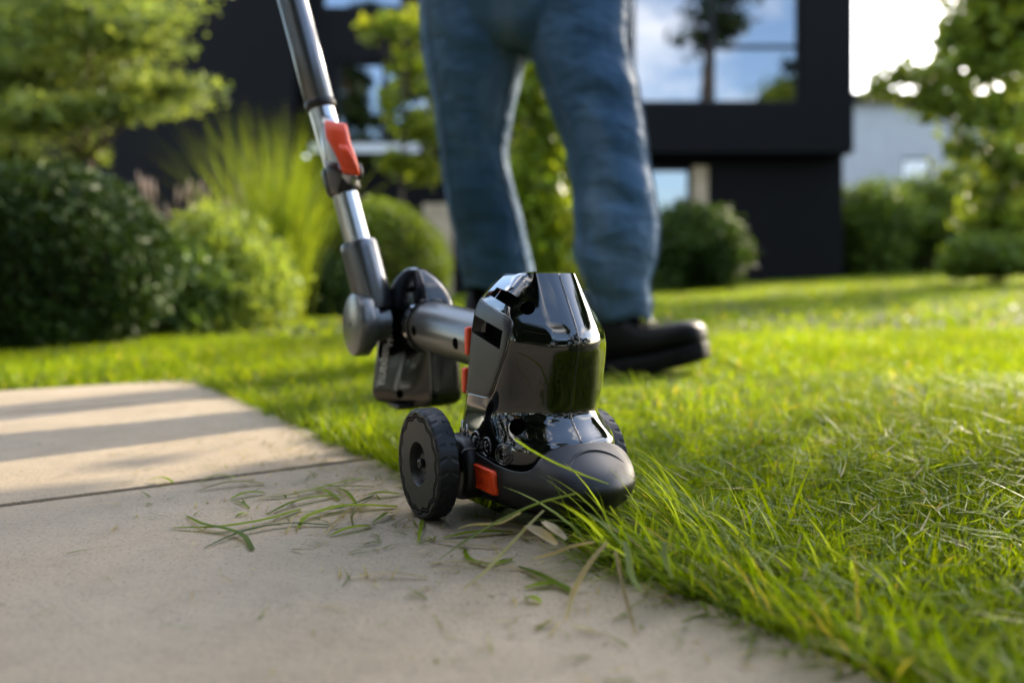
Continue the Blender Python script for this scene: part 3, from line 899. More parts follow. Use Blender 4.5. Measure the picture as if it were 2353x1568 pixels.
for i, (x, y, r, h) in enumerate(((-5.2, 2.6, 1.4, 5.2), (-5.6, 0.5, 1.7, 5.8), (-5.4, -1.9, 1.6, 6.2), (-4.4, -4.1, 1.4, 6.4), (-2.6, -5.6, 1.4, 6.4),
                                  (3.4, -8.6, 1.9, 4.2), (6.2, -7.6, 2.0, 3.9), (8.6, -5.4, 2.0, 4.3), (10.0, -2.6, 2.0, 3.8), (10.6, 0.4, 1.9, 3.2))):
    belt(x, y, r, h, 110 + i)
tree('added_oak', 'broad oak added unseen behind the camera, its canopy darkening the gloss', 'tree', (-2.6, -3.4, 0), 5.6, 0.16, [(1.2, 1.0, 4.9, 1.1, 1.1, .6), (2.4, 1.2, 5.0, 1.0, 1.0, .6), (0.2, 1.6, 5.2, 1.1, 1.1, .6), (1.8, 2.2, 5.6, 1.0, 1.0, .6), (3.3, 1.5, 5.2, .9, .9, .5), (2.9, 0.4, 4.6, 1.0, 1.0, .6), (.6, .2, 5.9, 1.2, 1.2, .7), (3.0, 2.4, 5.9, .8, .8, .5)], 14000, 0.12, (0.018, 0.035, 0.008), (0.045, 0.07, 0.015), 97, shell=0.9, lump=0.25)  # canopy added to put dark overhead reflections into the housing
bush('reflection_hedge', 'tall dark hedge added unseen behind the camera to darken the glossy housing', 'hedge', (0.15, -2.7, 2.6), (1.25, 0.6, 2.7), 22000, 0.07, (0.010, 0.020, 0.005), (0.02, 0.036, 0.008), M_YEW, 0.3, 0.06, 95)  # added dark mass; mirrors in the gloss where a crouching person would
pine('slim pine right of the lawn', (12.5, -8.0, 0), 10.0, 0.15, 76)

# ------------------------------------------------------------------ person
person = empty('person', (0.10, 2.0, 0.0), label='person in loose blue jeans and black boots walking behind the trimmer', cat='person')
PO = Vector(person.location)
def interp_rows(rows, y):
    ys = [r[0] for r in rows]
    return [float(np.interp(y, ys, [r[k] for r in rows])) for k in range(1, len(rows[0]))]

def trouser_leg(rows, seed, nlev=64, n=48):
    """rows: (pixel y, left x, right x, depth)"""
    rr = np.random.default_rng(seed)
    waves = [(rr.uniform(0.5, 3.2), rr.uniform(14, 55), rr.uniform(0, 6.28), rr.uniform(0.25, 1.0)) for _ in range(14)]
    rings = []
    y0, y1 = rows[0][0], rows[-1][0]
    for i in range(nlev + 1):
        y = y0 + (y1 - y0) * i / nlev
        xl, xr, Z = interp_rows(rows, y)
        a = P(xl, y, Z); b = P(xr, y, Z)
        c = (a + b) / 2; hw = (b.x - a.x) / 2
        ring = []
        for k in range(n):
            th = 2 * math.pi * k / n
            fold = 0
            for (m_, fz, ph, am) in waves:
                fold += am * math.sin(m_ * math.sin(th + ph) * 1.6 + fz * c.z + ph * 3)
            low = min(1.0, max(0.0, (y - 250) / 400.0))
            r_ = 1 + (0.026 + 0.026 * low) * (fold - 0.6 * abs(fold)) / 2.0
            hem = max(0.0, 1 - (y1 - y) / 110.0)
            r_ += 0.075 * hem * math.sin((y1 - y) / 8.5 + 1.3 * math.sin(th * 2 + seed) + seed)
            ring.append(Vector((c.x + hw * math.cos(th) * (0.86 + 0.16 * r_), c.y + hw * 0.92 * math.sin(th) * r_, c.z + 0.006 * math.sin(3 * th + seed) * low)) - PO)
        rings.append(ring)
    # turned-in hem
    last = rings[-1]; cc = sum(last, Vector()) / n
    rings.append([p + (cc - p) * 0.05 + Vector((0, 0, -0.004)) for p in last])
    rings.append([p + (cc - p) * 0.12 + Vector((0, 0, 0.03)) for p in last])
    return rings
L_ROWS = [(-230, 950, 1215, 2.06), (-80, 957, 1213, 2.05), (0, 962, 1210, 2.04), (127, 972, 1208, 2.05), (231, 994, 1185, 2.06), (347, 1011, 1164, 2.08), (405, 1017, 1172, 2.10), (491, 1032, 1196, 2.13), (607, 1058, 1222, 2.18), (660, 1068, 1228, 2.20)]
R_ROWS = [(-230, 1205, 1470, 1.98), (-80, 1208, 1462, 1.97), (0, 1212, 1452, 1.96), (104, 1216, 1440, 1.95), (191, 1243, 1463, 1.94), (272, 1272, 1477, 1.93), (347, 1300, 1488, 1.92), (393, 1307, 1494, 1.92), (463, 1315, 1507, 1.91), (520, 1320, 1515, 1.91), (590, 1318, 1510, 1.90), (648, 1338, 1490, 1.90), (683, 1355, 1500, 1.90), (730, 1368, 1497, 1.90)]
mb = MB()
mb.loft(trouser_leg(L_ROWS, 3), True, False)
mb.loft(trouser_leg(R_ROWS, 5), True, False)
# hips join the two legs above the picture
rings = []
for z, hw, hd in ((0.80, 0.13, 0.10), (0.86, 0.20, 0.13), (0.95, 0.215, 0.14), (1.06, 0.20, 0.13), (1.10, 0.195, 0.125)):
    rings.append([Vector((0.06 + hw * math.cos(a), 2.0 + hd * math.sin(a), z)) - PO for a in (2 * math.pi * k / 40 for k in range(40))])
mb.loft(rings)
tr = link('trousers', mb.me('trousers'), M_DENIM, person)
# seams and hems
for rows, seed, ks in ((L_ROWS, 3, (29, 43)), (R_ROWS, 5, (29, 45))):
    rg = trouser_leg(rows, seed)
    cen = [sum(r, Vector()) / len(r) for r in rg]
    for k in ks:
        link('side_seam', MB().tube([cen[i] + (rg[i][k] - cen[i]) * 1.006 for i in range(2, len(rg) - 3)], 0.0032, 6).me('side_seam'), M_STITCH, tr)
    i = len(rg) - 5
    link('hem_stitch', MB().tube([cen[i] + (p - cen[i]) * 1.004 for p in rg[i] + rg[i][:1]], 0.0022, 6, False).me('hem_stitch'), M_STITCH, tr)
rings = []
for z, hw, hd in ((1.08, 0.205, 0.135), (1.2, 0.205, 0.14), (1.4, 0.225, 0.14), (1.52, 0.21, 0.12), (1.58, 0.10, 0.09), (1.64, 0.065, 0.065)):
    rings.append([Vector((0.06 + hw * math.cos(a), 2.03 + hd * math.sin(a), z)) - PO for a in (2 * math.pi * k / 32 for k in range(32))])
link('shirt', MB().loft(rings).me('shirt'), M_SHIRT, person)

def boot(origin, yaw, pitch, parent, scale=1.0):
    """boot pointing along local +x; sole bottom at z=0"""
    M = Matrix.Translation(Vector(origin) - PO) @ Matrix.Rotation(yaw, 4, 'Z') @ Matrix.Rotation(pitch, 4, 'Y') @ Matrix.Diagonal((scale, scale * 1.08, scale * 1.16, 1))
    secs = [(-0.105, 0.030, 0.030, 0.075), (-0.100, 0.036, 0.026, 0.14), (-0.085, 0.040, 0.026, 0.17), (-0.05, 0.042, 0.026, 0.178), (-0.01, 0.041, 0.026, 0.172), (0.03, 0.042, 0.026, 0.135), (0.065, 0.046, 0.027, 0.104), (0.10, 0.050, 0.029, 0.086), (0.14, 0.053, 0.032, 0.088), (0.18, 0.050, 0.036, 0.092), (0.204, 0.039, 0.040, 0.086), (0.216, 0.020, 0.046, 0.074)]
    n = 28; rings = []
    for x, hw, zb, zt in secs:
        ring = []
        for k in range(n):
            a = 2 * math.pi * k / n
            c_, s_ = math.cos(a), math.sin(a)
            e = 0.75
            ring.append(M @ Vector((x, hw * math.copysign(abs(c_) ** e, c_), (zb + zt) / 2 + (zt - zb) / 2 * math.copysign(abs(s_) ** e, s_))))
        rings.append(ring)
    b = link('boot', MB().loft(rings).me('boot'), M_BOOT, parent)
    m2 = b.modifiers.new('round', 'SUBSURF'); m2.levels = 1; m2.render_levels = 1
    # sole with toe spring and lugs
    out = [(-0.112, 0.024), (-0.105, 0.038), (-0.06, 0.044), (0.0, 0.043), (0.06, 0.049), (0.12, 0.055), (0.17, 0.052), (0.20, 0.038), (0.215, 0.018)]
    spring = lambda x: 0.018 * max(0, (x - 0.08) / 0.13) ** 1.6
    top = [Vector((x, h, 0.030 + spring(x))) for x, h in out] + [Vector((x, -h, 0.030 + spring(x))) for x, h in reversed(out)]
    bot = [Vector((x, h * 0.97, spring(x))) for x, h in out] + [Vector((x, -h * 0.97, spring(x))) for x, h in reversed(out)]
    mb = MB().loft([[M @ p for p in bot], [M @ p for p in top]])
    me = fix_normals(mb.me('sole')); bevel(me, 0.004, 2)
    link('sole', me, M_SOLE, b, sm=True)
    mb = MB()
    for i in range(5):
        x = 0.028 + i * 0.018; z = 0.150 - i * 0.0135
        mb.tube([M @ Vector((x, y_ * 0.03, z + 0.003 - abs(y_) * 0.008)) for y_ in (-1, -0.5, 0, 0.5, 1)], 0.0032, 6)
    link('laces', mb.me('laces'), M_BOOT, b)
    return b
boot((0.252, 1.90, -0.008), R(-34), R(-9), person, 1.07)
boot((-0.085, 2.28, 0.035), R(-98), R(10), person, 1.0)

# ------------------------------------------------------------------ the trimmer
tool = empty('grass_trimmer', (TOOL_C[0], TOOL_C[1], 0.0), (0, 0, A0),
             label='black and red battery grass trimmer with aluminium pole standing on the slab edge', cat='grass trimmer')
def L(u, v, w):
    """tool frame: u across towards the lawn, v towards the nose, w up"""
    return Vector((u, -v, w))
TM = Matrix.Translation((TOOL_C[0], TOOL_C[1], 0)) @ Matrix.Rotation(A0, 4, 'Z')
TMI = TM.inverted()
def W(x, y, Z):
    return TMI @ P(x, y, Z)

def herm(xs, ys, x):
    xs = np.asarray(xs, float); ys = np.asarray(ys, float)
    i = int(np.clip(np.searchsorted(xs, x) - 1, 0, len(xs) - 2))
    h = xs[i+1] - xs[i]; t = min(max((x - xs[i]) / h, 0), 1)
    def sl(k):
        if k == 0: return (ys[1] - ys[0]) / (xs[1] - xs[0])
        if k == len(xs) - 1: return (ys[-1] - ys[-2]) / (xs[-1] - xs[-2])
        a = (ys[k] - ys[k-1]) / (xs[k] - xs[k-1]); b = (ys[k+1] - ys[k]) / (xs[k+1] - xs[k])
        return 0.0 if a * b <= 0 else 2 * a * b / (a + b)
    t2, t3 = t * t, t * t * t
    return (2*t3 - 3*t2 + 1) * ys[i] + (t3 - 2*t2 + t) * h * sl(i) + (-2*t3 + 3*t2) * ys[i+1] + (t3 - t2) * h * sl(i+1)

_LAD = {}
def ladder(tab):
    """control values on a fine ladder of heights: straight between the rows, then rounded over"""
    k = id(tab)
    if k not in _LAD:
        ws = np.array([r[0] for r in tab])
        rows = np.array([[r[1], *r[2], *r[3], *r[4], *r[5], r[6]] for r in tab])
        x = np.arange(ws[0], ws[-1] + 2.5e-4, 5e-4)
        v = np.stack([np.interp(x, ws, rows[:, j]) for j in range(rows.shape[1])], 1)
        def blur(sig):
            g = np.exp(-0.5 * (np.arange(-48, 49) / sig) ** 2); g /= g.sum()
            lo = v[0] - (v[1] - v[0]) * np.arange(48, 0, -1)[:, None]; hi = v[-1] + (v[-1] - v[-2]) * np.arange(1, 49)[:, None]
            e = np.vstack([lo, v, hi])
            return np.stack([np.convolve(e[:, j], g, 'valid') for j in range(v.shape[1])], 1)
        if tab[0][0] == 0.040:
            m_ = np.clip((x - 0.112) / 0.025, 0, 1)[:, None]
            sm = blur(8.0) * (1 - m_) + blur(17.0) * m_
        else:
            sm = blur(6.0)
        _LAD[k] = (x, sm)
    return _LAD[k]

def outline(tab, w, f=None, nc=7, ne=4):
    """rounded, mirrored polygon at the height w; tab rows: (w, v0, (u,v)x4, v5)"""
    x, v = ladder(tab)
    c = [float(np.interp(w, x, v[:, j])) for j in range(10)]
    half = [(0.0, c[0]), (c[1], c[2]), (c[3], c[4]), (c[5], c[6]), (c[7], c[8]), (0.0, c[9])]
    if tab is globals().get('HEAD'):
        lo = float(np.interp(w, [.085, .150], [1, 0]))
        cutd = [.014, .0035 + .015 * lo, .0065 + .015 * lo, .008, .012, .014]
    elif tab is globals().get('HNG'):
        cutd = [.012, .006, .006, .008, .012, .014]
    else:
        cutd = [.016, .016, .018, .012, .012, .014]
    left = half
    other = {id(globals().get('HNG')): 'HNGR', id(globals().get('HEAD')): 'HEADR'}.get(id(tab))
    if other:
        xr, vr = ladder(globals()[other]); cr_ = [float(np.interp(w, xr, vr[:, j])) for j in range(10)]
        half = [(0.0, c[0]), (cr_[1], cr_[2]), (cr_[3], cr_[4]), (cr_[5], cr_[6]), (cr_[7], cr_[8]), (0.0, c[9])]
    poly = [np.array(p) for p in half] + [np.array((-p[0], p[1])) for p in reversed(left[1:-1])]
    cutr = [cutd[0], .011, .016, .012, .012, cutd[5]] if tab is globals().get('HEAD') else cutd
    cds = cutr + list(reversed(cutd[1:-1]))
    n = len(poly); out = []
    def at(i, j):
        d = np.linalg.norm(poly[j % n] - poly[i % n])
        return poly[i % n] + (poly[j % n] - poly[i % n]) * min(0.42, cds[i % n] / max(d, 1e-6))
    for i in range(n):
        c_ = poly[i]; a = at(i, i - 1); b = at(i, i + 1)
        for k in range(nc):
            t = k / (nc - 1)
            out.append((1-t)**2 * a + 2*t*(1-t) * c_ + t*t * b)
        nb = at(i + 1, i)
        for k in range(1, ne):
            out.append(b + (nb - b) * k / ne)
    return np.array(out)

HEAD = [  # w, v0, P1, P2, P3, P4, v5
    (0.040, .080, (.038, .072), (.0610, .044), (.0610, -.035), (.036, -.056), -.060),
    (0.055, .083, (.039, .075), (.0622, .045), (.0620, -.035), (.036, -.058), -.062),
    (0.073, .0850, (.0390, .0760), (.0622, .046), (.0615, -.034), (.036, -.058), -.062),
    (0.084, .0722, (.0335, .0650), (.0595, .038), (.0595, -.032), (.036, -.058), -.062),
    (0.0955, .0640, (.0290, .0580), (.0570, .031), (.0580, -.030), (.036, -.057), -.062),
    (0.110, .0672, (.0270, .0612), (.0566, .036), (.0572, -.026), (.036, -.055), -.061),
    (0.160, .0812, (.0235, .0738), (.0562, .0585), (.0560, -.018), (.036, -.050), -.060),
    (0.180, .0690, (.0237, .0622), (.0552, .0520), (.0550, -.016), (.034, -.045), -.055),
    (0.192, .0617, (.0238, .0554), (.0530, .0440), (.0530, -.015), (.032, -.041), -.050),
    (0.212, .0495, (.0240, .0440), (.0370, .0300), (.0360, -.014), (.025, -.034), -.040),
    (0.2190, .0455, (.0238, .0403), (.0280, .0220), (.0270, -.013), (.018, -.026), -.030),
]
HEADR = [  # the far side is slimmer
    (0.040, .080, (.038, .072), (.0610, .044), (.0610, -.035), (.036, -.056), -.060),
    (0.055, .083, (.039, .075), (.0622, .045), (.0620, -.035), (.036, -.058), -.062),
    (0.073, .0850, (.0390, .0760), (.0615, .045), (.0610, -.034), (.036, -.058), -.062),
    (0.084, .0722, (.0335, .0650), (.0565, .035), (.0580, -.032), (.036, -.058), -.062),
    (0.0955, .0640, (.0290, .0580), (.0520, .029), (.0545, -.030), (.036, -.057), -.062),
    (0.110, .0672, (.0270, .0612), (.0555, .0375), (.0560, -.026), (.036, -.055), -.061),
    (0.160, .0812, (.0235, .0738), (.0570, .0440), (.0560, -.018), (.036, -.050), -.060),
    (0.180, .0690, (.0237, .0622), (.0508, .0375), (.0515, -.016), (.034, -.045), -.055),
    (0.192, .0617, (.0238, .0554), (.0460, .0305), (.0475, -.015), (.032, -.041), -.050),
    (0.212, .0495, (.0240, .0440), (.0340, .0250), (.0345, -.014), (.025, -.034), -.040),
    (0.2190, .0455, (.0238, .0403), (.0275, .0205), (.0270, -.013), (.018, -.026), -.030),
]
def loft_table(tab, ws, f=None):
    return [[L(p[0], p[1], w) for p in outline(tab, w, f)] for w in ws]
def close_top(rings, steps=((0.82, 0.0010), (0.5, 0.0017), (0.15, 0.0020))):
    last = rings[-1]; c = sum(last, Vector()) / len(last); out = []
    for k, dz in steps:
        out.append([c + (p - c) * k + Vector((0, 0, dz)) for p in last])
    return rings + out

def surf_u(tab, v, w, side=-1, f=None):
    o = outline(tab, w, f)
    q = o[o[:, 0] * side > 0.0005]
    q = q[np.argsort(q[:, 1])]
    return float(np.interp(v, q[:, 1], q[:, 0]))
EPS = 0.0005

head_ws = list(np.concatenate([np.linspace(0.040, 0.0735, 8), np.linspace(0.0755, 0.2190, 66)]))
mb = MB().loft(close_top(loft_table(HEAD, head_ws)))
head_me = fix_normals(mb.me('motor_housing'))
def cyl(p, axis, r, depth, n=28):
    """cylinder mesh from p along axis"""
    axis = Vector(axis).normalized()
    M = Matrix.Translation(p) @ axis.to_track_quat('Z', 'Y').to_matrix().to_4x4()
    return fix_normals(MB().lathe([(r, 0), (r, depth)], n, M).me('c'))
def prism(quad, axis, depth):
    a = Vector(axis)
    q = [Vector(p) for p in quad]
    c = sum(q, Vector()) / 4
    inner = [c + (p - c) * 0.72 + a * depth for p in q]
    outer = [c + (p - c) * 1.12 - a * 0.010 for p in q]
    return fix_normals(MB().loft([outer, q, inner]).me('c'))
slot_q = [(.0030, .2065), (.046, .1955), (.0465, .1885), (.000, .1995)]
slot1 = prism([L(surf_u(HEAD, v, w), v, w) for v, w in slot_q], (0.80, 0, -0.55), 0.011)
slot2_q = [(-.015, .1812), (.0445, .1690), (.0400, .1530), (-.0165, .1655)]
slot2 = prism([L(surf_u(HEAD, v, w), v, w) for v, w in slot2_q], (1, 0, -0.12), 0.012)
def on_skin(u0, w, tab):
    o = outline(tab, w); q = o[(o[:, 1] > 0.0) & (o[:, 0] < 0)]; q = q[np.argsort(q[:, 0])]
    return L(u0, float(np.interp(u0, q[:, 0], q[:, 1])), w)
H1, H2 = on_skin(-.0365, .1885, HEAD), on_skin(-.0455, .0868, HEAD)
HAX = Vector((0.62, 0.76, -0.18)).normalized()
cutters = [cyl(H1 - HAX * .02, HAX, .0062, .040), cyl(H2 - HAX * .02, HAX, .0072, .042), slot1, slot2]
head_me = cut(head_me, cutters)
head_me.materials.clear()
housing = link('motor_housing', head_me, M_GLOSS, tool)
for h_, r_ in ((H1, .0061), (H2, .0071)):
    link('screw_hole_shade', fix_normals(MB().tube([h_ + HAX * .0045, h_ + HAX * .0195], r_, 24).me('screw_hole_shade')), M_HOLE, housing)  # black plug paints the shade inside the cut hole
sharp_by_angle(housing, 38)
def backing(name, quad, depth, dirv):  # black block inside a vent, standing for its inner shade
    a_ = Vector(dirv)
    q = [L(surf_u(HEAD, v, w), v, w) for v, w in quad]; c = sum(q, Vector()) / 4
    f0 = [c + (p - c) * 0.80 + a_ * depth for p in q]; f1 = [p + a_ * 0.006 for p in f0]
    link(name, fix_normals(MB().loft([f0, f1]).me(name)), M_HOLE, housing, sm=False)
backing('vent_shade_fill', slot_q, .0060, (0.80, 0, -0.55))
backing('vent_shade_fill', slot2_q, .0092, (1, 0, -0.12))
# post that divides the upper vent
mb = MB()
pv = [(.0125, .2045), (.0140, .2041), (.0125, .1955), (.0108, .1960)]
mb.loft([[L(surf_u(HEAD, v, w) + 0.0008, v, w) for v, w in pv], [L(surf_u(HEAD, v, w) + 0.010, v, w - 0.006) for v, w in pv]])
link('vent_post', fix_normals(mb.me('vent_post')), M_GLOSS, housing, sm=False)
# centre seam, where the two shells meet
path = [L(0, float(outline(HEAD, w)[3][1]) + 0.00002, w) for w in np.linspace(0.0742, 0.2185, 60)]
link('shell_seam', MB().tube([p + Vector((0.0005, 0, 0)) for p in path], 0.00042, 6).tube([p - Vector((0.0006, 0, 0)) for p in path], 0.00030, 6).me('shell_seam'), M_GLOSS, housing)
# matte panel let into the side
def rounded_poly(pts, rads, n=7):
    out = []; m = len(pts)
    for i in range(m):
        c = np.array(pts[i]); a = np.array(pts[i-1]); b = np.array(pts[(i+1) % m])
        ra = rads[i]
        p = c + (a - c) / np.linalg.norm(a - c) * ra; q = c + (b - c) / np.linalg.norm(b - c) * ra
        for k in range(n):
            t = k / (n - 1); out.append((1-t)**2 * p + 2*t*(1-t) * c + t*t * q)
    return np.array(out)
panel_poly = rounded_poly([(-.026, .1985), (.0535, .1795), (.0535, .158), (.0215, .1090), (-.028, .1085)], [.004, .010, .012, .010, .004])
def panel_ring(k, off):
    c = np.array([.004, .152]); q = c + (panel_poly - c) * k
    return [L(surf_u(HEAD, p[0], p[1]) - off, p[0], p[1]) for p in q]
def dense(poly, n=120):
    q = np.vstack([poly, poly[:1]]); d = np.r_[0, np.cumsum(np.linalg.norm(np.diff(q, axis=0), axis=1))]
    t = np.linspace(0, d[-1], n, endpoint=False)
    return np.stack([np.interp(t, d, q[:, 0]), np.interp(t, d, q[:, 1])], 1)
panel_poly = dense(panel_poly)
mb = MB().loft([panel_ring(k, o) for k, o in ((1.0, -.003), (1.0, .0004), (.985, .0011), (.96, .0013), (.85, .0013), (.7, .0013), (.55, .0013), (.4, .0013), (.25, .0013), (.1, .0013))], False, True)
inner = panel_ring(0.1, -.003)
mb2 = MB().loft([panel_ring(1.0, -.003), panel_ring(0.1, -.003)], False, True)
pm = MB(); pm.add(mb.v, mb.f); pm.add(mb2.v, mb2.f)
me = pm.me('side_panel')
bm = bmesh.new(); bm.from_mesh(me); bmesh.ops.remove_doubles(bm, verts=bm.verts, dist=1e-7); bmesh.ops.recalc_face_normals(bm, faces=bm.faces); bm.to_mesh(me); bm.free()
slot2b = prism([L(surf_u(HEAD, v, w), v, w) for v, w in slot2_q], (1, 0, -0.12), 0.012)
me = cut(me, [slot2b]); me.materials.clear()
panel = link('side_panel', me, M_MATTE, housing)
sharp_by_angle(panel, 30)
gr = [L(surf_u(HEAD, p[0], p[1]) - .0002, p[0], p[1]) for p in (np.array([.004, .152]) + (panel_poly - np.array([.004, .152])) * 1.022)]
link('panel_groove', MB().tube(gr + gr[:1], 0.0007, 6, False).me('panel_groove'), M_GLOSS, housing)
# glossy recess lining of the vent in the panel is part of the housing; red catches behind the panel
for (w0, w1, ul) in ((.1420, .1690, -.0525), (.1060, .1305, -.0555)):
    mb = MB().box((ul, .0335, w0), (ul + .012, .0420, w1))
    me = fix_normals(mb.me('release_catch')); bevel(me, 0.003, 3)
    link('release_catch', me, M_RED, tool)

# matte base shell with the rounded nose
BASE = [
    (0.010, .088, (.022, .074), (.036, .036), (.046, -.032), (.028, -.050), -.052),
    (0.016, .104, (.029, .090), (.0500, .046), (.0560, -.034), (.034, -.058), -.060),
    (0.028, .122, (.035, .106), (.0620, .053), (.0640, -.036), (.038, -.062), -.065),
    (0.042, .1275, (.038, .112), (.0652, .055), (.0652, -.036), (.038, -.063), -.066),
    (0.054, .1200, (.040, .104), (.0650, .052), (.0650, -.036), (.038, -.062), -.065),
    (0.064, .1030, (.040, .090), (.0645, .048), (.0643, -.036), (.038, -.061), -.064),
    (0.070, .0920, (.0395, .081), (.0637, .0465), (.0635, -.035), (.037, -.060), -.063),
    (0.0745, .0860, (.0392, .0768), (.0632, .046), (.0632, -.035), (.037, -.060), -.063),
]
def base_top(u, v):
    phi = math.degrees(math.atan2(abs(u), v))
    return float(np.interp(phi, [0, 14, 22, 33, 38, 43, 115, 180], [.0738, .0728, .0685, .0552, .0518, .0528, .0635, .066]))
ref = outline(BASE, 0.060)
tops = np.array([base_top(p[0], p[1]) for p in ref])
for _ in range(3): tops = (np.roll(tops, 1) + 2 * tops + np.roll(tops, -1)) / 4
rings = []
for s in np.linspace(0, 1, 34):
    s = s ** 0.9
    rings.append([L(*outline(BASE, 0.010 + (t - 0.010) * s)[j], 0.010 + (t - 0.010) * s) for j, t in enumerate(tops)] if False else None)
# cache the outlines on a fine ladder of heights, then read each column at its own heights
lad = np.linspace(0.010, 0.0745, 80); LADO = np.array([outline(BASE, w) for w in lad])
def base_pt(j, w):
    x = np.interp(w, lad, LADO[:, j, 0]); y = np.interp(w, lad, LADO[:, j, 1])
    return x, y
rings = []
for s in np.linspace(0, 1, 36):
    ring = []
    for j, t in enumerate(tops):
        w = 0.010 + (t - 0.010) * s
        x, y = base_pt(j, w)
        # raised brow on the nose
        e = math.hypot(x / 0.030, (y - 0.093) / 0.017) if y > 0.05 else 9
        lift = 0
        ring.append(L(x, y, w + lift))
    rings.append(ring)
def lip(k, dz):
    return [L(base_pt(j, t)[0] * k, base_pt(j, t)[1] * k, t + dz) for j, t in enumerate(tops)]
rings += [lip(0.990, 0.0006), lip(0.978, 0.0004), lip(0.970, -0.0015), lip(0.93, -0.006)]
base_o = link('base_shell', fix_normals(MB().loft(rings, True, True).me('base_shell')), M_MATTE, tool)
sharp_by_angle(base_o, 50)
from mathutils.bvhtree import BVHTree
_bv = BVHTree.FromPolygons([v.co.copy() for v in base_o.data.vertices], [tuple(p.vertices) for p in base_o.data.polygons])
def nose_pt(x, y):
    h = _bv.ray_cast(L(x, y, 0.2), Vector((0, 0, -1)))
    return h[0] if h[0] is not None else L(x, y, 0.06)
path = [nose_pt(0.002 + 0.027 * math.cos(a), 0.1035 - 0.012 * math.sin(a)) + Vector((0, 0, -0.0002)) for a in np.linspace(R(8), R(172), 40)]
link('nose_brow', MB().tube(path, [0.0003 + 0.0013 * math.sin(math.pi * i / 39) for i in range(40)], 10).me('nose_brow'), M_MATTE, base_o)
# parting line low on the base
gr = []
for v in np.linspace(-.04, .075, 30):
    w = 0.0275 - (v + .04) * 0.09
    j = None
    o_ = outline(BASE, w); q = o_[o_[:, 0] < -0.004]; q = q[np.argsort(q[:, 1])]
    gr.append(L(float(np.interp(v, q[:, 1], q[:, 0])) - 0.00005, v, w))
link('parting_line', MB().tube(gr, 0.0004, 6).me('parting_line'), M_HOLE, base_o)
# red push button on the side
bt = dense(rounded_poly([(-.0025, .0502), (.0485, .0502), (.0470, .0282), (-.0040, .0282)], [.005] * 4), 60)
cb = bt.mean(0)
def bring(k, off, dent=0):
    q = cb + (bt - cb) * k
    return [L(surf_u(BASE, p[0], p[1]) - off, p[0], p[1]) for p in q]
mb = MB().loft([bring(1, -.002), bring(1, .0022), bring(.97, .0031), bring(.90, .0034), bring(.78, .0030), bring(.66, .0022), bring(.5, .0019), bring(.3, .0018), bring(.08, .0018)], True, True)
link('push_button', fix_normals(mb.me('push_button')), M_RED, tool)
def sp(v, w, off=0.0): return L(surf_u(HEAD, v, w) - off, v, w)
# relief pictograms on the glossy skirt
def relief(name, paths, rad=0.0009):
    mb = MB()
    for p in paths:
        mb.tube([sp(v, w, 0.0002) for v, w in p], rad, 6)
    return link(name, mb.me(name), M_GLOSS, housing)
def circ(v, w, r, n=28): return [(v + r * math.cos(2*math.pi*k/n), w + r * math.sin(2*math.pi*k/n)) for k in range(n + 1)]
def tri(v, w, r): return [(v + r * math.cos(a), w + r * math.sin(a)) for a in (R(90), R(210), R(330), R(90))]
relief('pictogram', [tri(-.0310, .0725, .0098), [(-.0310, .0755), (-.0310, .0705)], [(-.0312, .0688), (-.0308, .0686)]])
relief('pictogram', [tri(-.0180, .0705, .0095), [(-.0205, .0690), (-.0180, .0735)], [(-.0180, .0690), (-.0155, .0690)]])
relief('pictogram', [circ(.0025, .0686, .0079), [(-.0010, .0715), (.0060, .0715), (.0060, .0650), (-.0010, .0650), (-.0010, .0715)], [(.0025, .0715), (.0025, .0650)]])
relief('pictogram', [circ(.0245, .0665, .0079), circ(.0225, .0690, .0016, 10), [(.0225, .0672), (.0240, .0640)], [(.0205, .0655), (.0240, .0660), (.0275, .0690)], [(.0240, .0640), (.0275, .0622)]])
relief('pictogram', [circ(.0480, .0635, .0085), circ(.0480, .0635, .0060), [(.0440, .0637), (.0520, .0637)], [(.0500, .0655), (.0520, .0637), (.0500, .0617)]])

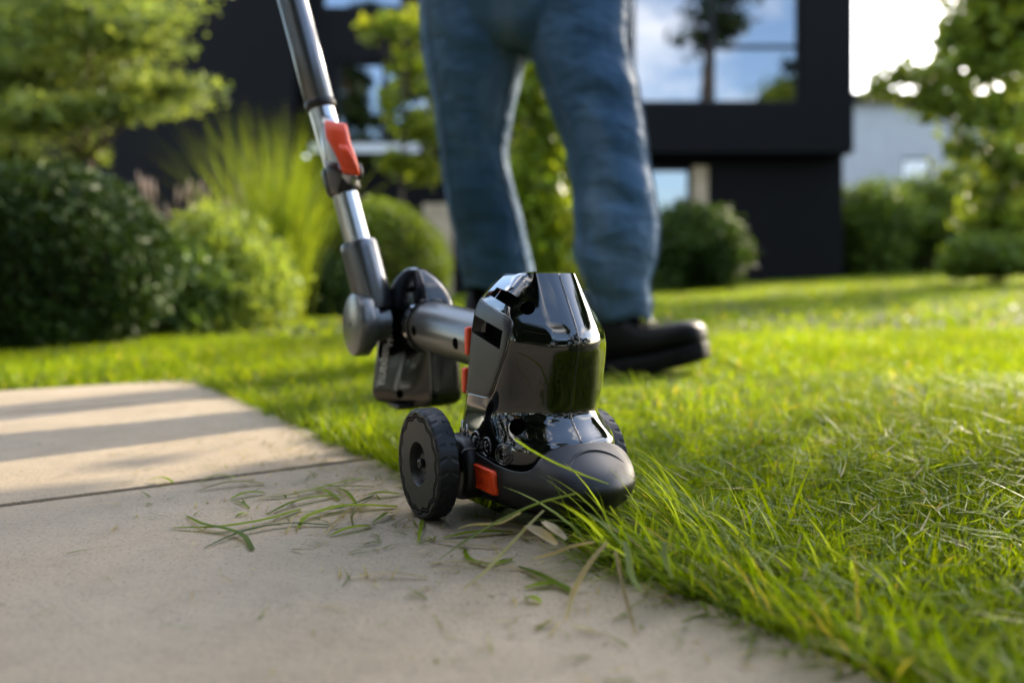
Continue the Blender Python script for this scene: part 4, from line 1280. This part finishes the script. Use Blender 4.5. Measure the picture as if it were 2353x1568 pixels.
# wheels
def make_wheel(u_out, u_in, w, v=-.0174, r=0.0487, tread=True):
    """outer face at u_out; returns the wheel with tyre, disc, hub and screw"""
    sgn = 1 if u_in > u_out else -1
    width = abs(u_in - u_out)
    wroot = empty('wheel', L(u_out, v, w), parent=tool)
    def C(rr, th, x): return Vector((sgn * x, rr * math.cos(th), rr * math.sin(th)))
    nth = 360; nax = 26; mb = MB(); rings = []
    xs = [0.0] + list(np.linspace(0.0016, width - 0.0016, nax)) + [width]
    rs = [r - 0.0019] + [r] * nax + [r - 0.0019]
    P_ = 2 * math.pi / 26
    for x, r0 in zip(xs, rs):
        ring = []
        for k in range(nth):
            th = 2 * math.pi * k / nth; t = x / width; d = 0
            a = ((th / P_ + 0.55 * t) % 1.0)
            if t < 0.40: d = 0.0006 if a < 0.34 - 0.28 * t else 0
            b = ((th / P_ + 0.5 - 0.55 * t) % 1.0)
            if t > 0.62: d = 0.0006 if b < 0.34 - 0.28 * (1 - t) else 0
            ring.append(C(r0 - d, th, x))
        rings.append(ring)
    for rr, x in ((r - 0.008, width), (r - 0.010, width - 0.004)):
        rings.append([C(rr, 2*math.pi*k/nth, x) for k in range(nth)])
    rings = [[C(r - 0.0036, 2*math.pi*k/nth, -0.0002) for k in range(nth)], [C(r - 0.0026, 2*math.pi*k/nth, -0.0002) for k in range(nth)]] + rings
    mb.loft(rings, False, True)
    ty = link('tyre', fix_normals(mb.me('tyre')), M_RUBBER, wroot); sharp_by_angle(ty, 45)
    # disc: flat face, a meander groove near the rim, a recessed cup in the middle
    r_out, r1, r2 = r - 0.0034, r - 0.0039, r - 0.0107
    K = 14; nth = 720
    def trap(q):
        q = q % 1.0
        return float(np.interp(q, [0, .12, .38, .5, .62, .88, 1.0], [-.0, 1, 1, 0, -1, -1, 0]))
    rad = [r_out] + list(np.linspace(r1 + 0.0002, r2 - 0.0002, 26)) + [r2 - 0.002, 0.030, 0.0205, 0.0196]
    rings = []
    mid, amp = (r1 + r2) / 2, 0.0012
    for i, rr in enumerate(rad):
        ring = []
        for k in range(nth):
            th = 2 * math.pi * k / nth; d = 0
            if r2 < rr < r1:
                c = mid + amp * trap(K * th / (2 * math.pi))
                if 0.0006 < abs(rr - c) < 0.0020: d = 0.0040
            ring.append(C(rr, th, d))
        rings.append(ring)
    rings.append([C(0.0190, 2*math.pi*k/nth, 0.0008) for k in range(nth)])
    for rr, x in ((0.0172, 0.006), (0.0160, 0.0105), (0.0145, 0.0118), (0.0098, 0.0120), (0.0094, 0.0112), (0.0090, 0.0062), (0.0084, 0.0056), (0.001, 0.0056)):
        rings.append([C(rr, 2*math.pi*k/nth, x) for k in range(nth)])
    dk = link('disc', fix_normals(MB().loft(rings, False, True).me('disc')), M_WHEELF, wroot); sharp_by_angle(dk, 35)
    # screw with a star recess
    n = 60; rings = []
    star = lambda th: 0.0017 + 0.0006 * math.cos(6 * th)
    for rr, x in ((0.0041, 0.0056), (0.0042, 0.0022), (0.0036, 0.0012)):
        rings.append([C(rr, 2*math.pi*k/n, x) for k in range(n)])
    rings.append([C(star(2*math.pi*k/n), 2*math.pi*k/n, 0.0009) for k in range(n)])
    rings.append([C(star(2*math.pi*k/n) * 0.9, 2*math.pi*k/n, 0.0030) for k in range(n)])
    s_ = link('screw', fix_normals(MB().loft(rings, False, True).me('screw')), M_STEEL, wroot); sharp_by_angle(s_, 40)
    return wroot
make_wheel(-.1098, -.0900, .0490)
make_wheel(.0890, .0690, .0350)
# axles and the moulded brackets that carry the wheels
for sg, ww in ((-1, .049), (1, .035)):
    rings = []
    ua = .0905 if sg < 0 else .0700
    link('axle', fix_normals(MB().lathe([(0.009, -0.001), (0.0095, 0.010), (0.013, 0.022), (0.013, 0.034)], 28, Matrix.Translation(L(sg * ua, -.0174, ww)) @ Matrix.Rotation(R(-90 * sg), 4, 'Y')).me('axle')), M_MATTE, tool)
    prof = dense(rounded_poly([(-.056, .050), (-.040, .071), (.000, .0700), (.012, .054), (.012, .024), (-.004, .013), (-.046, .015)], [.012] * 7), 60)
    cc_ = prof.mean(0)
    def br(k, uu): return [L(sg * uu, *(cc_ + (p - cc_) * k)) for p in prof]
    dz = 0 if sg < 0 else -.012
    link('wheel_bracket', fix_normals(MB().loft([br(1.0, .050), br(1.0, ua - .0205), br(.96, ua - .017), br(.86, ua - .0155), br(.70, ua - .016), br(.5, ua - .018)]).me('wheel_bracket')), M_MATTE, tool)

# arm tube between head and hinge
ax0, ax1 = L(0, -.045, .1465), L(0, -.262, .1615)
arm = link('arm_tube', MB().tube([ax0, ax0.lerp(ax1, 0.5), ax1], 0.0297, 64).me('arm_tube'), M_ARM, tool); sharp_by_angle(arm, 50)
for f_, r_, n_ in ((0.905, .0335, 'collar'),):
    p0, p1 = ax0.lerp(ax1, f_), ax0.lerp(ax1, f_ + 0.05)
    c_ = link(n_, MB().tube([p0, p0.lerp(p1, .1), p0.lerp(p1, .9), p1], [r_ - .001, r_, r_, r_ - .001], 64).me(n_), M_GLOSS, arm); sharp_by_angle(c_, 40)
# adjuster holes along the side of the tube: black discs painted as hole shade
for f_ in (0.30, 0.83):
    c = ax0.lerp(ax1, f_)
    d = (L(-.93, .0, -.10)).normalized()
    M = Matrix.Translation(c + d * 0.0291) @ d.to_track_quat('Z', 'Y').to_matrix().to_4x4()
    link('adjuster_hole_shade', fix_normals(MB().lathe([(0.0001, .0009), (0.0050, .0009), (0.0058, .0012), (0.0062, 0.0)], 24, M).me('adjuster_hole_shade')), M_HOLE, arm)

# hinge housing
HU, HV = -.0066, -.278
HNG = [
    (0.0640, .046, (.004, .040), (.022, .000), (.040, -.032), (.026, -.046), -.050),
    (0.0680, .052, (.004, .044), (.0260, -.001), (.0452, -.034), (.028, -.049), -.054),
    (0.0780, .0535, (.004, .045), (.0265, -.002), (.0465, -.034), (.028, -.049), -.054),
    (0.1500, .0465, (.003, .043), (.0090, .013), (.0370, -.034), (.024, -.048), -.053),
    (0.1900, .0410, (.0020, .0390), (.0045, .015), (.0295, -.032), (.020, -.044), -.048),
    (0.2080, .0320, (.0018, .0310), (.0035, .013), (.0230, -.027), (.017, -.038), -.041),
    (0.2200, .0215, (.0014, .0208), (.0028, .010), (.0170, -.021), (.012, -.028), -.031),
    (0.2290, .0110, (.0010, .0106), (.0020, .005), (.0090, -.012), (.007, -.016), -.018),
]
HNGR = [
    (0.0640, .046, (.036, .040), (.044, .008), (.040, -.028), (.026, -.040), -.050),
    (0.0680, .052, (.042, .046), (.0525, .012), (.049, -.034), (.032, -.049), -.054),
    (0.0780, .0535, (.043, .047), (.0540, .012), (.050, -.034), (.032, -.049), -.054),
    (0.1500, .0465, (.038, .042), (.0520, .014), (.049, -.034), (.032, -.048), -.053),
    (0.1900, .0410, (.0330, .0375), (.0480, .010), (.046, -.032), (.030, -.044), -.048),
    (0.2080, .0320, (.0250, .0295), (.0405, .006), (.040, -.027), (.026, -.038), -.041),
    (0.2200, .0215, (.0170, .0200), (.0290, .003), (.028, -.021), (.019, -.028), -.031),
    (0.2290, .0110, (.0090, .0105), (.0150, .000), (.015, -.012), (.010, -.016), -.018),
]
rings = [[L(p[0] + HU, p[1] + HV, w) for p in outline(HNG, w, 0.2)] for w in np.linspace(0.064, 0.229, 56)]
rings = close_top(rings, ((0.7, 0.0014), (0.35, 0.0024), (0.08, 0.0027)))
hcut2 = cyl(L(HU - .075, HV + .006, .0765), (1, 0, 0), .0055, .060)
hme = cut(fix_normals(MB().loft(rings).me('hinge_housing')), [hcut2]); hme.materials.clear()
hinge = link('hinge_housing', hme, M_SATIN, tool); sharp_by_angle(hinge, 38)
path = [L(HU, HV + float(outline(HNG, w, 0.2)[3][1]) + .0001, w) for w in np.linspace(0.066, 0.2285, 40)]
link('shell_seam', MB().tube(path, 0.0006, 6).me('shell_seam'), M_GLOSS, hinge)
hq = L(surf_u(HNG, .004, .2060) + HU, HV + .004, .2060)
hn = Vector((-.80, -.30, .52)).normalized()
link('screw_hole_shade', fix_normals(MB().lathe([(.0001, .0006), (.0050, .0006), (.0058, .0010), (.0062, -.001)], 24, Matrix.Translation(hq) @ hn.to_track_quat('Z', 'Y').to_matrix().to_4x4()).me('screw_hole_shade')), M_HOLE, hinge)  # black disc on the skin as hole shade, nothing is cut
link('foot_pad', fix_normals(bevel(MB().box((HU - .030, -HV - .022, .0595), (HU + .012, -HV + .020, .0645)).me('foot_pad'), .0015, 2)), M_MATTE, hinge)
# lettering down the side of the hinge housing
def text_mesh(body, size):
    cu = bpy.data.curves.new('lettering', 'FONT'); cu.body = body; cu.size = size; cu.align_x = 'LEFT'
    cu.resolution_u = 3
    ob = bpy.data.objects.new('lettering', cu); COL.objects.link(ob)
    dg = bpy.context.evaluated_depsgraph_get()
    me = bpy.data.meshes.new_from_object(ob.evaluated_get(dg))
    bpy.data.objects.remove(ob); bpy.data.curves.remove(cu)
    return me
TD = np.array([-.20, -.98]); TUPV = np.array([.94, -.20])      # reading direction and letter-up, in (v, w)
def on_hinge(me, v0, w0, stretch=1.0):
    xs = [v.co.x for v in me.vertices]
    for vtx in me.vertices:
        q = np.array([v0, w0]) + TD * vtx.co.x * stretch + TUPV * vtx.co.y
        u = surf_u(HNG, q[0] - HV, q[1], -1, 0.2) + HU
        vtx.co = L(u - 0.0009, q[0] + 0.0004, q[1])
    return me
def fit(me, length):
    xs = [v.co.x for v in me.vertices]; lo, hi = min(xs), max(xs)
    for v in me.vertices: v.co.x = (v.co.x - lo) * length / (hi - lo)
    return me
def find_on_hinge(x, y):
    best = (9e9, 0, 0)
    for w in np.linspace(.07, .19, 49):
        o_ = outline(HNG, w); q = o_[o_[:, 0] < -0.001]; q = q[np.argsort(q[:, 1])]
        for v in np.linspace(-.034, .030, 65):
            p = TM @ L(float(np.interp(v, q[:, 1], q[:, 0])) + HU, v + HV, w)
            e = math.hypot(CX + F * p.x / p.y - x, CY0 + F * (HC - p.z) / p.y - y)
            if e < best[0]: best = (e, v + HV, w)
    return best
_e0, T0V, T0W = find_on_hinge(888, 756)
_e1, _v1, _w1 = find_on_hinge(870, 884)
TLEN = math.hypot(_v1 - T0V, _w1 - T0W)
TD = np.array([_v1 - T0V, _w1 - T0W]) / TLEN; TUPV = np.array([-TD[1], TD[0]])
TK = TLEN / 0.070
t = fit(text_mesh('Husqvarna', 0.0170), 0.0570 * TK)
link('lettering', on_hinge(t, T0V + TD[0] * .0125 * TK, T0W + TD[1] * .0125 * TK), M_PRINT, hinge, sm=False)
t = fit(text_mesh('ASPIRE', 0.0065), 0.0250)
link('lettering', on_hinge(t, T0V + TD[0] * .040 - TUPV[0] * .0075, T0W + TD[1] * .040 - TUPV[1] * .0075), M_PRINTG, hinge, sm=False)
# boxed emblem in front of the name
em = MB()
def bar(x0, y0, x1, y1):
    em.add([Vector((x0, y0, 0)), Vector((x1, y0, 0)), Vector((x1, y1, 0)), Vector((x0, y1, 0))], [(0, 1, 2, 3)])
bar(0, -.001, .0013, .009); bar(.0087, -.001, .0100, .009); bar(.0014, -.001, .0086, .0003); bar(.0014, .0077, .0035, .009); bar(.0065, .0077, .0086, .009)
bar(.0030, .0018, .0041, .0064); bar(.0059, .0018, .0070, .0064); bar(.0042, .0036, .0058, .0046)
link('emblem', on_hinge(em.me('emblem'), T0V, T0W), M_PRINT, hinge, sm=False)

# round pivot beside the hinge and the pole rising from it
M = Matrix.Translation(L(-.080, -.306, .161)) @ Matrix.Rotation(R(90), 4, 'Y')
piv = link('pivot', fix_normals(MB().lathe([(0.0001, 0.0012), (0.003, .0012), (0.0032, -.0002), (0.032, -.0002), (0.0375, .0022), (0.0395, .0065), (0.0395, .019), (0.0385, .0205), (0.0300, .0210), (0.0295, .0280), (0.0220, .0255), (0.0220, .046)], 64, M).me('pivot')), M_ARM, tool); sharp_by_angle(piv, 40)

def Wr(px, Z=None): return W(px[0], px[1], Z if Z else ZP(px[1]))
def ZP(y): return 0.995 + 0.02 * (690 - y) / 690
def axis_pt(y):
    return W(float(np.interp(y, [-1000, 0, 100, 250, 430, 555, 690], [388, 672, 699, 738, 788, 822, 856])), y, ZP(y))
sl = link('lower_sleeve', MB().tube([axis_pt(y) for y in (705, 690, 640, 575, 562, 556)], [.0232, .0237, .0237, .0235, .0231, .0211], 48).me('lower_sleeve'), M_ANOD, tool); sharp_by_angle(sl, 45)
po = link('inner_pole', MB().tube([axis_pt(y) for y in (600, 440, 220)], .0162, 48).me('inner_pole'), M_ALU, tool); sharp_by_angle(po, 50)
po = link('outer_pole', MB().tube([axis_pt(y) for y in (247, 244, 100, 0, -400, -1000)], [.0178, .0188, .0188, .0188, .0188, .0188], 48).me('outer_pole'), M_ANOD, tool); sharp_by_angle(po, 50)
link('pole_ring', MB().tube([axis_pt(y) for y in (252, 248, 238, 234)], [.0183, .0198, .0198, .0190], 48).me('pole_ring'), M_MATTE, tool)
# telescopic clamp with its red lever
def sweep(pts, n=20, e=0.55):
    """pts: (px, py, Z, half width px, half depth m): rounded-box sections along a path"""
    rings = []
    for (x, y, Z, hw, hd) in pts:
        ring = []
        for k in range(n):
            a = 2 * math.pi * k / n; c_, s_ = math.cos(a), math.sin(a)
            cx = math.copysign(abs(c_) ** e, c_) * hw; cy = math.copysign(abs(s_) ** e, s_) * hd
            ring.append(W(x + cx, y + cx * 0.16, Z + cy))
        rings.append(ring)
    return fix_normals(MB().loft(rings).me('s'))
ZC = 1.002
band = link('clamp_band', MB().tube([axis_pt(y) for y in (446, 441, 420, 400, 388, 384)], [.0185, .0215, .0220, .0220, .0215, .0190], 40).me('clamp_band'), M_MATTE, tool); sharp_by_angle(band, 45)
link('clamp_body', sweep([(752, 268, ZC, 16, .012), (758, 290, ZC, 22, .017), (766, 330, ZC, 30, .020), (776, 372, ZC, 33, .021), (786, 400, ZC, 30, .021), (792, 420, ZC, 26, .019)]), M_ALU, tool)
link('clamp_lug', sweep([(762, 372, ZC - .020, 17, .006), (768, 395, ZC - .020, 18, .007), (768, 425, ZC - .018, 13, .006), (770, 446, ZC - .016, 8, .004)]), M_ANOD, tool)
link('clamp_lug', sweep([(822, 374, ZC - .012, 7, .007), (826, 388, ZC - .012, 8, .009), (827, 405, ZC - .012, 7, .008), (824, 414, ZC - .012, 5, .006)]), M_STEEL, tool)
link('lever', sweep([(770, 280, ZC - .022, 23, .003), (771, 284, ZC - .023, 26, .008), (774, 305, ZC - .026, 28, .010), (777, 322, ZC - .028, 28, .011), (786, 340, ZC - .032, 26, .010), (795, 360, ZC - .034, 24, .009), (802, 380, ZC - .034, 22, .009), (805, 394, ZC - .032, 21, .009), (806, 401, ZC - .030, 19, .005)]), M_RED, tool)
link('lever_grip', sweep([(787, 333, ZC - .0405, 10, .003), (794, 350, ZC - .0428, 13, .004), (803, 371, ZC - .0430, 14, .004), (807, 381, ZC - .0410, 11, .003)]), M_RED, tool)

# ------------------------------------------------------------------ loose cuttings on the slabs
def cutting_mat():
    return M_GRASS
def ribbon(name, pts, w, tint, h=0.0012, arch=0.004, label=None, group=None, cat='grass cutting', fold=0.25, ends=(0.35, 0.8), obj_z=True):
    """one cut blade: pts are world points along its middle"""
    pts = [Vector(p) for p in pts]
    n = 18
    d = [0]
    for a, b in zip(pts, pts[1:]): d.append(d[-1] + (b - a).length)
    ts = np.linspace(0, d[-1], n)
    arr = np.array([list(p) for p in pts])
    path = np.stack([[herm(d, arr[:, k], t) for t in ts] for k in range(3)], 1)
    mid = Vector(path[n // 2]); V, Fc = [], []
    for i in range(n):
        t = i / (n - 1)
        tg = Vector(path[min(i + 1, n - 1)] - path[max(i - 1, 0)]).normalized()
        sd = tg.cross(Vector((0, 0, 1))).normalized()
        ww = w * (ends[0] + (1 - ends[0]) * min(1, t * 3.0)) if t < 0.5 else w * (ends[1] + (1 - ends[1]) * min(1, (1 - t) * 3.0))
        p = Vector(path[i]) + Vector((0, 0, h + arch * math.sin(math.pi * t))) - mid
        up = Vector((0, 0, 1))
        V += [p - sd * ww / 2 + up * ww * fold, p, p + sd * ww / 2 + up * ww * fold]
    k3 = len(V)
    for i in range(n - 1):
        for q in (0, 1):
            a = i * 3 + q; Fc.append((a, a + 1, a + 4, a + 3))
    me = mesh(name, V, Fc)
    at = me.color_attributes.new('tint', 'FLOAT_COLOR', 'POINT')
    cc = np.ones((k3, 4), np.float32)
    for i in range(k3):
        t = (i // 3) / (n - 1)
        cc[i, :3] = np.array(tint) * (0.9 + 0.25 * math.sin(3 * t + w * 4000)) * (0.86 if i % 3 == 1 else 1)
    at.data.foreach_set('color', cc.ravel())
    o = link(name, me, M_GRASS, sm=True, label=label, cat=cat, group=group)
    o.location = mid
    return o
GA, GB, GD, DRY = (0.15, 0.22, 0.014), (0.20, 0.27, 0.022), (0.11, 0.165, 0.024), (0.38, 0.32, 0.17)
def cr(x, y): return G(336 + .514 * x, 974.4 + .514 * y)
GRP = 'cut grass blades lying on the slabs'
CUTS = [
    ([(115,468),(300,480),(500,455),(697,385)], .0062, GA, 'long curved green blade lying farthest left among the cuttings, thick end up right'),
    ([(180,415),(260,470),(350,490),(430,515),(475,567)], .0050, GD, 'dull green blade crossing under the long curved one with a pale cut end'),
    ([(260,557),(400,505),(550,470),(680,455),(815,457)], .0040, (0.085,0.13,0.05), 'thin grey green blade crossing the two at the left of the cuttings'),
    ([(680,470),(700,440),(780,410),(900,385),(1122,375)], .0078, GB, 'broad bright green blade reaching the wheel, its left end curled down'),
    ([(540,408),(650,370),(780,340),(880,322)], .0058, GA, 'straight mid green blade above the broad curled one'),
    ([(505,335),(620,330),(750,310),(870,275),(980,243)], .0045, GA, 'long slim blade slanting up toward the joint left of the wheel'),
    ([(375,340),(450,325),(530,312)], .0066, GA, 'short broad blade with a brown left tip'),
    ([(820,503),(900,485),(1005,463)], .0062, GB, 'short thick blade below the wheel side end of the broad curled one'),
    ([(750,295),(800,315),(860,345)], .0052, GB, 'short blade slanting down to the right between two long ones'),
    ([(740,287),(880,293),(1020,285)], .0036, GD, 'thin flat blade lying level just left of the wheel'),
    ([(705,397),(850,390),(950,360),(1020,320)], .0036, (0.09,0.14,0.05), 'slim grey green blade bending up to the right above the broad curled one'),
    ([(800,497),(880,415),(960,370)], .0022, DRY, 'thin dry straw crossing the broad curled blade'),
    ([(925,465),(920,430),(960,395),(990,365)], .0028, (0.16,0.17,0.07), 'thin curled seedy stalk standing on the broad blade'),
    ([(970,327),(1050,325),(1130,320)], .0075, GA, 'wide dark edged blade whose right end touches the wheel'),
    ([(400,418),(425,410),(455,402)], .0044, GB, 'small green scrap left of the straight mid green blade'),
    ([(235,300),(380,280),(525,270)], .0058, (0.20,0.18,0.07), 'ragged half dry blade lying apart near the slab joint'),
    ([(855,290),(900,325),(935,355)], .0042, GA, 'narrow blade pointing down right toward the wheel'),
    ([(1010,445),(1060,430),(1098,402)], .0050, GD, 'short bent dark green blade right before the wheel foot'),
    ([(465,352),(600,325),(720,292)], .0024, DRY, 'long thin straw running beside the slim green blade'),
    ([(380,345),(430,362),(460,380)], .0030, GD, 'tiny bent stalk below the blade with the brown tip'),
    ([(1215,535),(1225,490),(1235,430)], .0034, GA, 'upright narrow blade in front of the wheel'),
    ([(1330,512),(1480,500),(1640,490)], .0068, GA, 'wide flat blade under the fringe in the shade of the trimmer'),
    ([(1690,738),(1820,728),(1890,745)], .0066, GA, 'blurred green blade on the slab below the hanging straw'),
    ([(1685,790),(1765,802)], .0060, GB, 'blurred short green scrap, nearest to the camera'),
    ([(240,1*260),(330,243),(400,242)], .0040, GB, 'short yellow green blade along the slab joint'),
    ([(0,258),(60,258),(120,264)], .0046, GB, 'green blade at the far left end of the slab joint'),
    ([(1225,515),(1400,548),(1600,560)], .0024, DRY, 'long dry straw lying from the wheel toward the fringe'),
    ([(1420,560),(1440,610),(1530,635),(1640,610)], .0045, GA, 'curled green blade in the shade below the fringe'),
    ([(1660,640),(1780,700),(1900,760)], .0060, GD, 'dark green blade lying aslant under the hanging straw'),
    ([(900,695),(1080,688),(1260,693)], .0020, DRY, 'fine pale straw alone on the foreground slab'),
    ([(1270,622),(1480,640),(1690,660)], .0022, DRY, 'long fine straw in front of the curled blade'),
]
for pts, w, tint, lab in CUTS:
    q = [cr(*p) for p in pts]
    if len(q) == 2: q = [q[0], (q[0] + q[1]) / 2, q[1]]
    ribbon('grass_cutting', q, w * 1.0, tint, fold=0.14, arch=random.uniform(.0005, .004), label=lab, group=GRP)
# small scraps nobody could count
n = 1100
S = np.concatenate([RNG.uniform(0.05, 1.5, n // 2), RNG.normal(0.50, 0.16, n - n // 2)]); T = -np.abs(RNG.normal(0, 0.12, n)) - 0.004
XY = EDGE_A[None] + EDGE_D[None] * S[:, None] + EDGE_N[None] * T[:, None]
blades('grass_scraps', XY[:, 0], XY[:, 1], RNG.uniform(0.004, 0.026, n), RNG.uniform(0.0008, 0.0026, n), np.full(n, 1.50), RNG.uniform(-0.15, 0.15, n),
       grass_tint(n, 0.45, (0.06, 0.09, 0.02), (0.13, 0.17, 0.03)), zoff=np.full(n, 0.0014), kind='stuff')
# the blade that springs up across the nose, and the stalks hanging over the slab
ribbon('tall_grass', [P(1398, 1112, .600), P(1330, 1088, .595), P(1262, 1058, .588), P(1208, 1028, .582), P(1182, 1010, .578)], .0058, (0.14, 0.20, 0.012), 0, 0, label='single bright green blade springing up across the trimmer nose', cat='grass blade', ends=(0.4, 0.9))
def hang(pts): return [P(1008 + .3142 * x, 1075.2 + .3142 * y, z) for x, y, z in pts]
HGRP = 'stalks hanging over the slab edge'
for pts, w, tint, lab in (
    ([(1235,545,.545),(1150,640,.535),(1040,800,.520),(970,950,.508),(930,1105,.490)], .0052, (0.36,0.31,0.19), 'thick straw coloured stalk hanging down onto the slab'),
    ([(1360,540,.545),(1385,650,.530),(1400,760,.518),(1440,850,.508),(1485,915,.500)], .0056, (0.16,0.21,0.07), 'pale green blade bent down beside the thick straw'),
    ([(1660,540,.530),(1650,640,.518),(1670,730,.510),(1715,805,.505)], .0054, (0.15,0.20,0.06), 'pale green blade drooping farthest right over the slab'),
    ([(1135,545,.555),(1000,570,.550),(850,625,.545),(690,662,.541)], .0050, (0.32,0.25,0.14), 'brown flat straw lying level below the fringe'),
    ([(770,310,.605),(640,440,.585),(500,590,.565),(340,760,.535),(180,885,.510)], .0040, (0.24,0.24,0.12), 'long thin yellowish stalk hanging far out over the slab'),
    ([(1000,190,.590),(760,250,.590),(480,370,.590),(220,520,.585),(0,670,.575)], .0050, (0.12,0.17,0.05), 'long arching green blade reaching left in front of the nose'),
    ([(1290,600,.535),(1320,760,.515),(1365,950,.495),(1440,1220,.470)], .0030, (0.26,0.21,0.11), 'thin tan stalk hanging lowest toward the camera'),
    ([(600,330,.605),(420,410,.600),(250,415,.598),(140,440,.596)], .0048, (0.32,0.27,0.16), 'pale dry blade poking out level toward the wheel')):
    ribbon('grass_stalk', hang(pts), w * 0.8, tint, 0, 0, label=lab, group=HGRP, cat='grass blade', ends=(0.8, 0.35), fold=0.3)
# dry leaf caught in the fringe
lv = [P(1008 + .3142 * x, 1075.2 + .3142 * y, z) for x, y, z in ((640, 420, .585), (740, 480, .575), (860, 560, .565))]
o = ribbon('dry_leaf', lv, .012, (0.42, 0.37, 0.30), 0, 0, label='pale grey dry leaf caught under the overhanging grass', cat='dry leaf', ends=(0.4, 0.4), fold=0.15)
lv = [P(1008 + .3142 * x, 1075.2 + .3142 * y, z) for x, y, z in ((760, 390, .580), (850, 460, .572), (930, 520, .566))]
o = ribbon('dry_leaf', lv, .010, (0.38, 0.33, 0.27), 0, 0, label='smaller dry leaf overlapping the pale grey one', cat='dry leaf', ends=(0.4, 0.4), fold=0.15)
